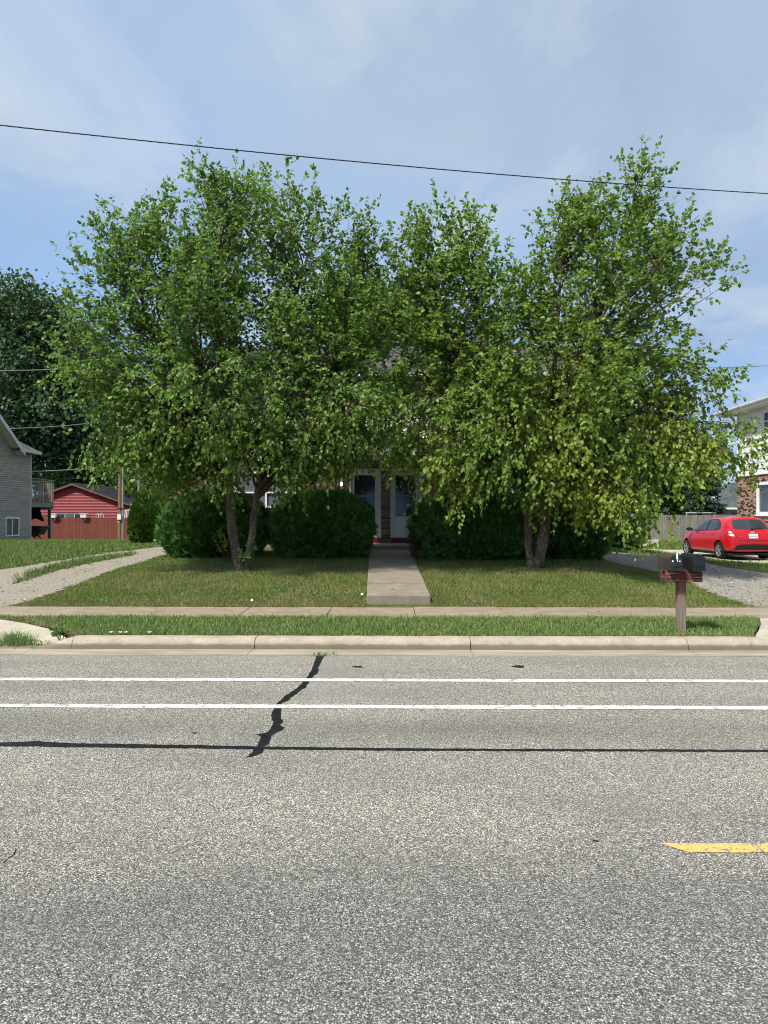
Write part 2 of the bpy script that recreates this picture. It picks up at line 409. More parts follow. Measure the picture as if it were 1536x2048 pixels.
M['far_grass'] = m_grass('far_grass', (.105, .190, .038), (.175, .265, .062), (.27, .28, .10), .58)
M['bark'] = m_bark('birch_bark', (.095, .068, .050), (.26, .20, .155))
M['twig'] = plain('birch_twig', (.085, .055, .040), .8, .2, 0, .3, 20)
M['leaf_l'] = m_leaf('birch_leaf_green', [(.043, .104, .017), (.088, .182, .030), (.150, .264, .050), (.235, .350, .100)], yellow=(.28, .34, .040))
M['leaf_r'] = m_leaf('birch_leaf_yellowish', [(.046, .106, .015), (.098, .190, .026), (.170, .276, .044), (.260, .360, .085)], yellow=(.36, .41, .045))
M['leaf_yel'] = m_leaf('sapling_leaf', [(.18, .20, .02), (.32, .30, .03), (.42, .36, .04)])
M['leaf_big'] = m_leaf('broad_leaf', [(.05, .11, .025), (.09, .17, .045), (.14, .21, .07)])
M['thuja'] = m_leaf('thuja_spray', [(.022, .070, .016), (.050, .132, .028), (.092, .200, .046), (.175, .300, .085)], rough=.6, trans=.15, spec=.2, under=False)
M['thuja_l'] = m_leaf('thuja_spray_light', [(.030, .072, .010), (.055, .115, .018), (.090, .165, .030)], rough=.6, trans=.2, spec=.2, under=False)
M['maple'] = m_leaf('maple_leaf', [(.016, .042, .018), (.030, .070, .028), (.052, .105, .044), (.095, .150, .078)], rough=.5, trans=.2)
M['oak'] = m_leaf('far_leaf', [(.022, .055, .012), (.042, .095, .018), (.075, .14, .03)], rough=.5, trans=.3)
M['spruce'] = m_leaf('spruce_needles', [(.012, .034, .022), (.024, .055, .036), (.05, .09, .06)], rough=.6, trans=.1, under=False)
M['dead'] = plain('dead_twig', (.075, .050, .035), .9, .1)
M['gravel'] = m_gravel('gravel_grey', ((.14, .132, .115), (.27, .252, .215), (.42, .395, .345)), .35)
M['gravel_l'] = m_gravel('gravel_tan', ((.16, .145, .12), (.29, .262, .215), (.44, .40, .33)), .55)
M['brick'] = m_brick('brick_brown', [(0, (.12, .065, .05)), (.2, (.19, .105, .075)), (.42, (.26, .16, .115)), (.62, (.075, .050, .045)), (.76, (.31, .20, .15)), (.9, (.16, .095, .075))])
M['brick_n'] = m_brick('brick_tan_black', [(0, (.34, .19, .12)), (.22, (.42, .26, .17)), (.42, (.028, .022, .022)), (.64, (.30, .165, .105)), (.8, (.06, .04, .035)), (.88, (.45, .30, .21))])
M['mortar'] = plain('mortar', (.33, .29, .25), .95, .1, 0, .2, 10)
M['mortar_n'] = plain('mortar_tan', (.40, .34, .27), .95, .1, 0, .2, 10)
M['white_siding'] = plain('white_siding', (.74, .72, .66), .55, .3, 0, .06, 2, perobj=.08)
M['white_siding_n'] = plain('white_hardboard', (.78, .78, .76), .55, .3, 0, .05, 2, perobj=.05)
M['grey_siding'] = plain('grey_vinyl', (.32, .28, .225), .5, .35, 0, .12, 1.5, perobj=.18, stretch=(.4, .4, 3))
M['red_siding'] = plain('red_vinyl', (.30, .040, .044), .5, .2, 0, .10, 2, perobj=.10)
M['red_fence'] = m_wood('red_stained_plank', (.235, .075, .055), (.175, .052, .040), perobj=.3)
M['grey_fence'] = m_wood('weathered_plank', (.34, .315, .28), (.17, .155, .135), perobj=.55)
M['deck'] = m_wood('weathered_deck', (.30, .285, .24), (.18, .165, .135), perobj=.35)
M['white'] = plain('white_trim', (.76, .76, .74), .45, .4, 0, .05, 3)
M['trim_g'] = plain('pale_trim', (.50, .50, .47), .5, .35, 0, .08, 3)
M['trim_cream'] = plain('cream_trim', (.50, .48, .42), .5, .35, 0, .08, 3)
M['brown_trim'] = plain('brown_trim', (.14, .085, .07), .6, .3, 0, .1, 3)
M['door'] = plain('storm_door_white', (.62, .66, .66), .45, .4, 0, .05, 3)
M['glass'] = m_glass('dark_glass'); M['glass_b'] = m_glass('bluish_glass', (.035, .045, .055), .05)
M['screen'] = plain('insect_screen', (.10, .115, .125), .55, .3, 0, .2, 2)
M['curtain'] = plain('pale_curtain', (.42, .40, .36), .9, .1, 0, .15, 8, stretch=(6, 1, .2))
M['dark'] = plain('dark_interior', (.012, .012, .014), .9, .1)
M['shingle'] = m_shingle('shingle_grey_brown', (.085, .080, .090), (.185, .165, .155))
M['shingle_d'] = m_shingle('shingle_charcoal', (.018, .020, .024), (.045, .048, .055))
M['shingle_g'] = m_shingle('shingle_slate', (.055, .065, .068), (.105, .115, .115))
M['shingle_b'] = m_shingle('shingle_brownish', (.075, .068, .060), (.13, .12, .11))
M['soffit'] = plain('soffit', (.62, .62, .59), .6, .3, 0, .05)
M['beige'] = plain('beige_wall', (.36, .32, .26), .8, .2, 0, .1)
M['gutter_w'] = plain('white_gutter_metal', (.74, .75, .76), .35, .5, 0, .06)
M['found'] = m_concrete('foundation', (.30, .29, .27), .3)
M['red_paint'] = plain('red_brown_paint', (.21, .045, .035), .55, .3, 0, .15, 6)
M['red_dark'] = plain('dark_red_sill', (.15, .028, .030), .6, .3, 0, .15, 6)
M['lamp_black'] = plain('lamp_black', (.012, .012, .014), .45, .4)
M['chrome'] = plain('satin_metal', (.62, .62, .62), .3, .5, .9, .05)
M['pole'] = m_wood('pole_timber', (.30, .165, .085), (.16, .085, .05), (10, 10, .3), 0)
M['pole_g'] = m_wood('pole_timber_grey', (.26, .23, .19), (.15, .13, .11), (10, 10, .3), 0)
M['conduit'] = plain('grey_conduit', (.36, .38, .40), .45, .4, .3, .05)
M['wire'] = plain('black_wire', (.040, .038, .044), .6, .3); M['wire_l'] = plain('pale_wire', (.30, .29, .26), .6, .3)
M['yellow_tag'] = plain('yellow_tag', (.72, .50, .03), .5, .3)
M['plastic_w'] = plain('white_plastic', (.78, .79, .80), .4, .4, 0, .03)
M['plastic_tan'] = plain('tan_plastic', (.50, .45, .35), .5, .4, 0, .08)
M['cart'] = plain('dark_green_steel', (.030, .042, .032), .5, .4, 0, .3)
M['tarp'] = plain('black_tarp', (.008, .009, .011), .6, .3)
M['pebble'] = m_brick('pebble', [(0, (.14, .13, .11)), (.25, (.24, .22, .185)), (.5, (.33, .305, .26)), (.75, (.10, .09, .08)), (.9, (.42, .40, .35))])
# ================================================================== THE SETTING
def struct(name, mb, mat, parent=None, **k):
    o = mb.build(name, mat, parent, **k)
    if parent is None: o['kind'] = 'structure'
    return o
def sheet(name, xs, ys, zf, mat, parent=None, kind='structure', smooth=True):
    X, Y = np.meshgrid(np.asarray(xs, float), np.asarray(ys, float)); Z = zf(X, Y)
    nx, ny = len(xs), len(ys); idx = np.arange(nx * ny).reshape(ny, nx)
    f = np.stack([idx[:-1, :-1], idx[:-1, 1:], idx[1:, 1:], idx[1:, :-1]], -1).reshape(-1)
    me = fast_mesh(name, np.stack([X, Y, Z], -1).reshape(-1, 3), f, 4, smooth=smooth)
    o = link_mesh(name, me, mat, parent)
    if parent is None: o['kind'] = kind
    return o
def Gr(px, py):          # a point on the flat road
    d = EYE * FPX / (py - HORIZON); p = P(px, py, d); return Vector((p.x, p.y, 0))
# one sheet under everything, out to the horizon
sheet('ground', [-900, -60, 60, 900], [-900, -12, 9, 600, 1200], lambda X, Y: X * 0 - 0.06, M['ground'])
xs = np.concatenate([[-400, -200, -100, -60, -40, -30], np.arange(-24, 24.1, .4), [30, 40, 60, 100, 200, 400]])
ys = np.concatenate([np.arange(12.40, 13.2, .1), np.arange(13.2, 48, .4), [52, 60, 75, 90, 150, 300, 700]])
def zlawn(X, Y):
    return zt(X, Y) + 0.012 * np.sin(X * 2.1 + 1) * np.sin(Y * 1.7) * (Y > 12.8) * (Y < 60)
lawn = sheet('lawn', xs, ys, zlawn, M['ground'])
road = sheet('road', np.linspace(-160, 160, 41), [-7.0, -3, 0, 2, 4, 6, 8, 9.19], lambda X, Y: X * 0, M['asphalt'])
def strip_y(name, x0, x1, yc, w, z, mat, n=60, jit=.004, slant=0):
    mb = MB(); rr = random.Random(int(yc * 100))
    t = [x0 + (x1 - x0) * i / n for i in range(n + 1)]
    a = [(x + (max(0, slant * 1.6 - (x - x0)) if slant else 0), yc - w / 2 + rr.uniform(-jit, jit), z) for i, x in enumerate(t)]
    b = [(x, yc + w / 2 + rr.uniform(-jit, jit), z) for x in t]
    mb.add(a + b, [(i, i + 1, n + 2 + i, n + 1 + i) for i in range(n)])
    return mb.build(name, mat, road)
strip_y('lane_line', -60, 60, 7.80, .128, .0045, M['white_line'], 240)
strip_y('lane_line', -60, 60, 6.705, .122, .0045, M['white_line'], 240)
yl = Gr(1322, 1690)
strip_y('lane_dash', yl.x, yl.x + 3.1, 3.87, .105, .003, M['yellow_line'], 90, .004, .07)
for k in (-12.2, 12.2): strip_y('lane_dash', yl.x + k, yl.x + k + 3.1, 3.87, .105, .005, M['yellow_line'], 60)
# tar poured into the crack that crosses the lanes, and along the seam
rr = random.Random(3)
crack = [(1309, 634, 655), (1312, 632, 649), (1322, 629, 643), (1334, 625, 638), (1345, 620, 635), (1355, 613, 625), (1361, 608, 619), (1374, 595, 612), (1384, 582, 597), (1392, 569, 587), (1400, 561, 577),
         (1407, 553, 563), (1417, 548, 563), (1427, 543, 562), (1436, 543, 563), (1443, 547, 568), (1449, 546, 560), (1454, 543, 569), (1459, 540, 567), (1464, 535, 555), (1468, 512, 548), (1472, 522, 543), (1479, 520, 542), (1485, 517, 539),
         (1492, 514, 530), (1498, 507, 529), (1505, 503, 525), (1510, 498, 513), (1515, 491, 497)]
def ragged(name, rows, z, jit):
    mb = MB(); a = []; b = []
    for i in range(len(rows) - 1):
        for k in range(4):
            t = k / 4; q = [rows[i][j] * (1 - t) + rows[i + 1][j] * t for j in range(3)]
            p = Gr(q[1] + rr.uniform(-jit, jit), q[0]); a.append((p.x, p.y, z)); p = Gr(q[2] + rr.uniform(-jit, jit), q[0]); b.append((p.x, p.y, z))
    n = len(a); mb.add(a + b, [(i, i + 1, n + i + 1, n + i) for i in range(n - 1)])
    return mb.build(name, M['tar'], road)
ragged('tar_seal', crack, .0015, 1.4)
def seam(pts, z, name='tar_seam', jit=.5):
    mb = MB(); a = []; b = []
    for i in range(len(pts) - 1):
        n = max(2, int(abs(pts[i + 1][0] - pts[i][0]) / 9))
        for k in range(n):
            t = k / n; x, y, h = [pts[i][j] * (1 - t) + pts[i + 1][j] * t for j in range(3)]
            p = Gr(x, y - h + rr.uniform(-jit, jit)); a.append((p.x, p.y, z)); p = Gr(x, y + h + rr.uniform(-jit, jit)); b.append((p.x, p.y, z))
    n = len(a); mb.add(a + b, [(i, i + 1, n + i + 1, n + i) for i in range(n - 1)])
    return mb.build(name, M['tar'], road)
seam([(-1500, 1470, 3.5), (-300, 1486, 3.5), (0, 1488, 4), (75, 1487, 5.2), (150, 1490, 4), (400, 1493, 3.4), (520, 1495, 3), (768, 1498, 2.4), (1100, 1499.5, 2.2), (1536, 1501, 2.2), (2600, 1508, 2.2)], .0025)
for x0, x1, y, h in ((704, 728, 1333, 1.6), (1021, 1053, 1332.5, 2.2), (383, 396, 1465, 1.2), (1180, 1200, 1680, 1.6)):
    seam([(x0, y, .3), (x0 + (x1 - x0) * .3, y, h), (x0 + (x1 - x0) * .7, y + .4, h), (x1, y, .3)], .0015, 'tar_spot', .3)
ragged('tar_crack', [(1697, 34, 36), (1706, 30, 33), (1712, 22, 24), (1718, 14, 17), (1726, 6, 8)], .0015, .8)
# gutter pans
gut = empty('gutter', (0, 9.37, 0), kind='structure')
joints = [-40, -30, -20, -13.2, -10.35, -7.5, -4.75, -1.85, 1.02, 3.87, 6.72, 9.6, 12.4, 20, 30, 40]
for i in range(len(joints) - 1):
    mb = MB(); a, b = joints[i] + .004, joints[i + 1] - .004
    mb.add([(a, 9.192, .006), (b, 9.192, .006), (b, 9.56, .012), (a, 9.56, .012), (a, 9.192, -.1), (b, 9.192, -.1), (b, 9.56, -.1), (a, 9.56, -.1)],
           [(0, 1, 2, 3), (4, 5, 1, 0), (5, 6, 2, 1), (7, 4, 0, 3), (6, 7, 3, 2)])
    mb.build('gutter_slab', M['gutter'], gut)
# kerb blocks, dropped at both drives
kerb = empty('kerb', (0, 9.66, 0), kind='structure')
KP = [(9.552, -.08), (9.552, .012), (9.562, .07), (9.585, .118), (9.625, .145), (9.68, .154), (9.77, .158), (9.77, -.08)]
def kerb_block(a, b, ha, hb):
    n = max(2, int(abs(b - a) / .12)); mb = MB(); k = len(KP); r2 = random.Random(int(a * 77))
    for i in range(n + 1):
        t = i / n; h = ha + (hb - ha) * (t if ha == hb else float(sst(t)))
        mb.v += [(a + (b - a) * t, y + r2.uniform(-.0025, .0025), (z * h if z > 0 else z) + (r2.uniform(-.002, .002) if z > .02 else 0)) for y, z in KP]
    for i in range(n):
        mb.f += [(i * k + j, i * k + (j + 1) % k, (i + 1) * k + (j + 1) % k, (i + 1) * k + j) for j in range(k)]
    mb.f += [tuple(range(k)), tuple(range(n * k, n * k + k))]
    mb.build('kerb_block', M['kerb'], kerb, smooth=True)
for a, b, ha, hb in ((-40, -13.0, 1, 1), (-12.99, -12.2, 1, .2), (-12.19, -8.5, .2, .2), (-8.49, -4.75, .2, .2), (-4.74, -4.25, .22, 1), (-4.245, -1.827, 1, 1), (-1.817, 1.02, 1, 1), (1.03, 3.87, 1, 1), (3.88, 4.70, 1, 1), (4.705, 5.65, 1, .2), (5.66, 9.0, .2, .2), (9.01, 12, .2, .2), (12.01, 12.8, .2, 1), (12.81, 40, 1, 1)):
    kerb_block(a, b, ha, hb)
# verge between kerb and pavement
def zverge(X, Y): return np.interp(Y, [9.77, 10.4, 11.1], [.135, .17, .185])
VY = np.array([9.772, 9.95, 10.3, 10.7, 11.29]); VL = np.array([-4.36, -4.46, -4.84, -5.43, -6.40]); VR = np.array([4.86, 4.92, 5.14, 5.37, 5.63])
def verge_sheet(name, xa, xb):
    mb = MB(); ny, nx = 9, 60
    for y in np.linspace(9.772, 11.29, ny):
        a, b = float(np.interp(y, VY, xa)), float(np.interp(y, VY, xb))
        mb.v += [(a + (b - a) * i / nx, y, float(zverge(0, y))) for i in range(nx + 1)]
    mb.f = [(j * (nx + 1) + i, j * (nx + 1) + i + 1, (j + 1) * (nx + 1) + i + 1, (j + 1) * (nx + 1) + i) for j in range(ny - 1) for i in range(nx)]
    return struct(name, mb, M['ground'], smooth='all')
verge_sheet('verge', VL, VR); verge_sheet('verge_left', VL * 0 - 45, VL * 0 - 12.3); verge_sheet('verge_right', VL * 0 + 12.3, VL * 0 + 45)
# pavement slabs
side = empty('sidewalk', (0, 11.75, .2), kind='structure'); r2 = random.Random(5)
for i in range(-14, 15):
    a = -1.04 + 1.4 * i; b = a + 1.4
    z = .205 + r2.uniform(-.006, .006); tl = r2.uniform(-.006, .006)
    mb = MB(); mb.add([(a + .005, 11.28, z), (b - .005, 11.28, z + tl), (b - .005, 12.42, z + tl + .012), (a + .005, 12.42, z + .012)] + [(a + .005, 11.28, .05), (b - .005, 11.28, .05), (b - .005, 12.42, .05), (a + .005, 12.42, .05)],
                      [(0, 1, 2, 3), (7, 6, 5, 4), (4, 5, 1, 0), (5, 6, 2, 1), (6, 7, 3, 2), (7, 4, 0, 3)])
    mb.build('slab', M['sidewalk'], side, bevel=.006)
# front path up to the stoop: five slabs and a low step at its foot
path = empty('front_path', (.2, 16, .6), kind='structure')
PY = [12.56, 13.85, 15.12, 16.45, 17.75, 19.86]
def wz(y): return .405 + (y - 12.56) * .0640
def wx(y): return -.025 * (y - 12.46)
for i in range(5):
    a, b = PY[i] + .008, PY[i + 1] - .008; mb = MB(); q = []; jz = (0, .010, -.004, .008, 0)[i]
    for y in (a, b): q += [(-.449 + wx(y), y, wz(y) + jz), (.66 + wx(y), y, wz(y) + jz)]
    lo = [(p[0], p[1], p[2] - (.26 if i == 0 else .2)) for p in q]
    mb.add(q + lo, [(0, 1, 3, 2), (4, 6, 7, 5), (0, 4, 5, 1), (1, 5, 7, 3), (3, 7, 6, 2), (2, 6, 4, 0)])
    mb.build('slab', M['walk'], path, bevel=.02)
# concrete aprons of both drives
def apron(name, rows):
    mb = MB(); n = len(rows)
    for y, a, b, z in rows: mb.v += [(a, y, z), ((a + b) / 2, y, z), (b, y, z)]
    for i in range(n - 1): mb.f += [(3 * i + j, 3 * i + j + 1, 3 * i + 4 + j, 3 * i + 3 + j) for j in (0, 1)]
    return struct(name, mb, M['apron'], smooth='all')
apron('driveway_apron_left', [(9.772, -12.2, -4.42, .036), (9.95, -12.0, -4.48, .085), (10.3, -11.6, -4.87, .155), (10.7, -11.3, -5.48, .188), (11.276, -11.2, -6.43, .2)])
apron('driveway_apron_right', [(9.772, 5.03, 12.2, .036), (9.95, 4.90, 12, .085), (10.3, 5.16, 11.7, .155), (10.7, 5.40, 11.4, .188), (11.276, 5.67, 11.2, .2)])
# gravel drives
def ribbon(name, A, B, n, m, dz, mat, jit=0.06, **k):
    A = [Vector(p) for p in A]; B = [Vector(p) for p in B]
    def res(L):
        s = [0]
        for i in range(1, len(L)): s.append(s[-1] + (L[i] - L[i - 1]).length)
        t = np.linspace(0, s[-1], n)
        return np.stack([np.interp(t, s, [p[j] for p in L]) for j in range(2)], -1)
    a, b = res(A), res(B)
    w = np.linspace(0, 1, m)[None, :, None]
    q = a[:, None, :] * (1 - w) + b[:, None, :] * w
    jn = RNG.normal(0, jit, (n, 2)); q[:, 0] += jn * (np.arange(n) % 1 == 0)[:, None]; q[:, -1] += RNG.normal(0, jit, (n, 2))
    z = zlawn(q[..., 0], q[..., 1]) + dz
    idx = np.arange(n * m).reshape(n, m); f = np.stack([idx[:-1, :-1], idx[:-1, 1:], idx[1:, 1:], idx[1:, :-1]], -1).reshape(-1)
    me = fast_mesh(name, np.concatenate([q, z[..., None]], -1).reshape(-1, 3), f, 4, smooth=True)
    return link_mesh(name, me, mat)
LR = [G(x, y) for x, y in ((38, 1208), (100, 1190), (165, 1165), (230, 1140), (320, 1113), (420, 1098))]
LR[0].y = 12.43; LR.insert(0, Vector((LR[0].x - .05, 12.424, 0)))
LL = [Vector((-12.4, 12.424, 0)), Vector((-12.0, 13.6, 0)), Vector((-11.2, 15.2, 0))] + [G(x, y) for x, y in ((0, 1140), (104, 1124), (161, 1115), (260, 1102), (330, 1094), (420, 1089))]
g = ribbon('driveway_left', LL, LR, 80, 26, .012, M['gravel_l']); g['kind'] = 'structure'
RL = [G(x, y) for x, y in ((1190, 1108), (1215, 1124), (1314, 1144), (1391, 1170), (1444, 1194), (1510, 1216))]
RL[-1].y = 12.43; RL.append(Vector((RL[-1].x + .03, 12.424, 0)))
RR = [G(x, y) for x, y in ((1190, 1099), (1209, 1103), (1317, 1115), (1410, 1126), (1444, 1135), (1536, 1147))] + [Vector((10.6, 14.5, 0)), Vector((11.0, 12.424, 0))]
g = ribbon('driveway_right', RL, RR, 80, 24, .012, M['gravel']); g['kind'] = 'structure'
md = [(20, 1172), (60, 1157), (120, 1140), (200, 1124), (262, 1111)]; md2 = [(30, 1166), (65, 1147), (125, 1129), (200, 1116), (262, 1107)]
MD1 = [G(*p) for p in md]; MD2 = [G(*p) for p in md2]
g = ribbon('driveway_median', MD1, MD2, 40, 6, .022, M['ground'], .04); g['kind'] = 'structure'
pad = sheet('parking_pad', np.linspace(10.75, 15.9, 10), np.linspace(22.6, 32, 16), lambda X, Y: zlawn(X, Y) + .02, M['apron'])
def pip(poly, X, Y):
    ins = np.zeros(X.shape, bool); n = len(poly)
    for i in range(n):
        x1, y1 = poly[i][0], poly[i][1]; x2, y2 = poly[i - 1][0], poly[i - 1][1]
        c = ((y1 > Y) != (y2 > Y)) & (X < (x2 - x1) * (Y - y1) / (y2 - y1 + 1e-12) + x1); ins ^= c
    return ins
POLY_L = [(p.x, p.y) for p in LL] + [(p.x, p.y) for p in LR[::-1]]
POLY_R = [(p.x, p.y) for p in RL] + [(p.x, p.y) for p in RR[::-1]]
POLY_M = [(p.x, p.y) for p in MD1] + [(p.x, p.y) for p in MD2[::-1]]
# ------------------------------------------------------------------ grass blades (nobody could count them)
def blades(name, X, Y, Z, hmin, hmax, w, mat, label, long=.03):
    n = len(X); a = RNG.uniform(0, 2 * np.pi, n); h = RNG.uniform(hmin, hmax, n) * (1 + (RNG.random(n) < long) * .8)
    ln = RNG.uniform(.05, .75, n) * h; la = RNG.uniform(0, 2 * np.pi, n); ww = w * RNG.uniform(.6, 1.3, n)
    b = np.stack([X, Y, Z - .005], -1); sd = np.stack([np.cos(a), np.sin(a), a * 0], -1) * ww[:, None] / 2
    ld = np.stack([np.cos(la), np.sin(la), la * 0], -1)
    mid = b + ld * (ln * .3)[:, None] + np.array([0, 0, 1.]) * (h * .6)[:, None]
    tip = b + ld * ln[:, None] + np.array([0, 0, 1.]) * (h * .95)[:, None]
    v = np.stack([b - sd, b + sd, mid + sd * .7, mid - sd * .7, tip, tip], 1)[:, :5].reshape(-1, 3)
    i = np.arange(n)[:, None] * 5
    f = np.concatenate([i + np.array([[0, 1, 2]]), i + np.array([[0, 2, 3]]), i + np.array([[3, 2, 4]])], 1).reshape(-1)
    r = np.repeat(RNG.random(n), 5); hh = np.tile(np.array([0, 0, .6, .6, 1.]), n)
    me = fast_mesh(name, v, f, 3, {'rnd': r, 'h': hh})
    return setp(link_mesh(name, me, mat), label=label, cat='grass', kind='stuff')
def cover(X, Y, s=1.3, lo=.35):
    """uneven stand of grass: thin and thick patches"""
    f = .5 + .25 * np.sin(X * 1.9 * s + 2 * np.sin(Y * 1.1 * s)) + .25 * np.sin(Y * 2.7 * s + 1.7 * np.sin(X * .8 * s + 1))
    return RNG.random(X.shape) < lo + (1 - lo) * f
n = 72000; X = RNG.uniform(-6.6, 5.8, n); Y = RNG.uniform(9.78, 11.33, n)
xl = np.interp(Y, [9.77, 9.95, 10.3, 10.7, 11.28], [-4.36, -4.46, -4.84, -5.43, -6.38]); xr = np.interp(Y, [9.77, 9.95, 10.3, 10.7, 11.28], [4.83, 4.88, 5.1, 5.33, 5.59])
k = (X > xl + RNG.normal(0, .03, n)) & (X < xr + RNG.normal(0, .03, n)) & cover(X, Y)
X, Y = X[k], Y[k]
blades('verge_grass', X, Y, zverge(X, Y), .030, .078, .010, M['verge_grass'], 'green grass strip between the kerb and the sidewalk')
n = 300000; X = RNG.uniform(-8.5, 8.5, n); Y = 12.40 + 7.4 * RNG.random(n) ** 1.25
k = ~pip(POLY_L, X + RNG.normal(0, .05, n), Y + RNG.normal(0, .05, n)) & ~pip(POLY_R, X + RNG.normal(0, .05, n), Y + RNG.normal(0, .05, n))
k &= ~((X > -.44 + wx(Y)) & (X < .65 + wx(Y))) & (Y > 12.42 + RNG.normal(0, .02, n)) & cover(X, Y, 1.1, .45)
xd = np.interp(Y, [p.y for p in LL], [p.x for p in LL]); k &= X > xd
k &= (X < np.interp(Y, sorted(p.y for p in RL), [p.x for p in sorted(RL, key=lambda q: q.y)]) + .05)
X, Y = X[k], Y[k]
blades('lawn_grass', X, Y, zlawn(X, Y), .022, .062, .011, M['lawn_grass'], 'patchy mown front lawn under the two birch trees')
n = 9000; X = RNG.uniform(-6.4, 6.6, n); Y = 12.425 + np.abs(RNG.normal(0, .05, n)); k = cover(X, Y, 2.3, .1) & ~((X > -.5) & (X < .7)); X, Y = X[k], Y[k]
m_ = 5200; X2 = np.concatenate([RNG.uniform(-6.3, 5.5, m_), np.interp(yy_ := RNG.uniform(9.8, 11.1, 900), VY, VL) + np.abs(RNG.normal(0, .07, 900))]); Y2 = np.concatenate([np.where(RNG.random(m_) < .5, 9.785 + np.abs(RNG.normal(0, .02, m_)), 11.30 - np.abs(RNG.normal(0, .03, m_))), yy_])
k = cover(X2, Y2, 2.9, .05) & (X2 > np.interp(Y2, VY, VL)) & (X2 < np.interp(Y2, VY, VR)); X2, Y2 = X2[k], Y2[k]
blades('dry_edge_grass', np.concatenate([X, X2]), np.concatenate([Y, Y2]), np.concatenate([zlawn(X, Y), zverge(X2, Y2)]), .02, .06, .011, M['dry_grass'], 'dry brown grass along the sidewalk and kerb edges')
n = 120000; X = RNG.uniform(-24, -5.4, n); Y = RNG.uniform(14, 31, n)
k = ~pip(POLY_L, X + RNG.normal(0, .06, n), Y + RNG.normal(0, .06, n)) & (X < np.interp(Y, [p.y for p in LL], [p.x for p in LL]) + .1)
k &= (X / Y > -.60); X, Y = X[k], Y[k]
blades('side_lawn_grass', X, Y, zlawn(X, Y), .04, .09, .020, M['far_grass'], 'bright lawn beside the grey sided house')
n = 14000; X = RNG.uniform(-13, -5, n); Y = RNG.uniform(13.5, 22, n); k = pip(POLY_M, X, Y); X, Y = X[k], Y[k]
j = 7; X = np.repeat(X, j) + RNG.normal(0, .1, len(X) * j); Y = np.repeat(Y, j) + RNG.normal(0, .1, len(Y) * j)
blades('median_grass', X, Y, zlawn(X, Y) + .02, .05, .13, .014, M['far_grass'], 'grass strip between the wheel tracks of the gravel drive')
n = 60000; X = RNG.uniform(6.5, 17, n); Y = RNG.uniform(17, 42.5, n)
k = ~pip(POLY_R, X, Y) & (X > np.interp(Y, [17, 20, 24, 26], [11, 8.2, 6.9, 6.9])) & ~((X > 10.75) & (Y > 22.6) & (Y < 32)) & (Y < 41.9) & (X / Y < .62)
X, Y = X[k], Y[k]
blades('back_lawn_grass', X, Y, zlawn(X, Y), .05, .12, .028, M['far_grass'], 'grass between the gravel drive, the red car and the grey fence')
# loose stones on both drives
def pebbles(name, poly, box, n, label):
    X = RNG.uniform(box[0], box[1], n); Y = RNG.uniform(box[2], box[3], n); k = pip(poly, X, Y) & ~pip(POLY_M, X, Y); X, Y = X[k], Y[k]; n = len(X)
    s = RNG.gamma(2.0, .0038, n) + .005; oc = np.array([[1, 0, 0], [0, 1, 0], [-1, 0, 0], [0, -1, 0], [0, 0, .75], [0, 0, -.6]])
    a = RNG.uniform(0, 6.28, n); c, q = np.cos(a), np.sin(a)
    v = oc[None] * s[:, None, None] * RNG.uniform(.7, 1.3, (n, 6, 1))
    v = np.stack([v[..., 0] * c[:, None] - v[..., 1] * q[:, None], v[..., 0] * q[:, None] + v[..., 1] * c[:, None], v[..., 2]], -1)
    v += np.stack([X, Y, zlawn(X, Y) + .016], -1)[:, None]
    fc = np.array([0, 1, 4, 1, 2, 4, 2, 3, 4, 3, 0, 4])
    f = (np.arange(n)[:, None] * 6 + fc[None]).reshape(-1)
    me = fast_mesh(name, v.reshape(-1, 3), f, 3, {'rnd': np.repeat(RNG.random(n), 6)})
    return setp(link_mesh(name, me, M['pebble']), label=label, cat='gravel', kind='stuff')
pebbles('loose_gravel', POLY_L, (-13, -4, 12.4, 21), 7000, 'loose gravel stones on the two track drive')
pebbles('loose_gravel', POLY_R, (5, 11.5, 12.4, 24), 14000, 'loose gravel stones on the drive behind the mailboxes')
# ================================================================== BUILDINGS
def XA(px, Y):
    r = (px - 768) / FPX; return Y * (-math.sin(YAW) + math.cos(YAW) * r) / (math.cos(YAW) + math.sin(YAW) * r)
def text_mesh(name, cu):
    t = bpy.data.objects.new(name, cu); C.objects.link(t); me = bpy.data.meshes.new_from_object(t.evaluated_get(bpy.context.evaluated_depsgraph_get())); bpy.data.objects.remove(t); bpy.data.curves.remove(cu)
    o = bpy.data.objects.new(name, me); C.objects.link(o); return o
class Fr:
    """a wall plane: origin, direction along it, outward normal"""
    def __init__(s, o, u, n): s.o = Vector(o); s.u = Vector(u); s.n = Vector(n)
    def p(s, u, o, z): return s.o + s.u * u + s.n * o + Vector((0, 0, z))
    def box(s, mb, u0, u1, o0, o1, z0, z1):
        v = [s.p(u, o, z) for z in (z0, z1) for (u, o) in ((u0, o0), (u1, o0), (u1, o1), (u0, o1))]
        return mb.add(v, [(3, 2, 1, 0), (4, 5, 6, 7), (0, 1, 5, 4), (1, 2, 6, 5), (2, 3, 7, 6), (3, 0, 4, 7)])
def cut(u0, u1, z, ops):
    segs = [(u0, u1)]
    for a, b, za, zb in ops:
        if za - .001 < z < zb + .001:
            new = []
            for s0, s1 in segs:
                if b <= s0 or a >= s1: new.append((s0, s1)); continue
                if a > s0: new.append((s0, a))
                if b < s1: new.append((b, s1))
            segs = new
    return [q for q in segs if q[1] - q[0] > .01]
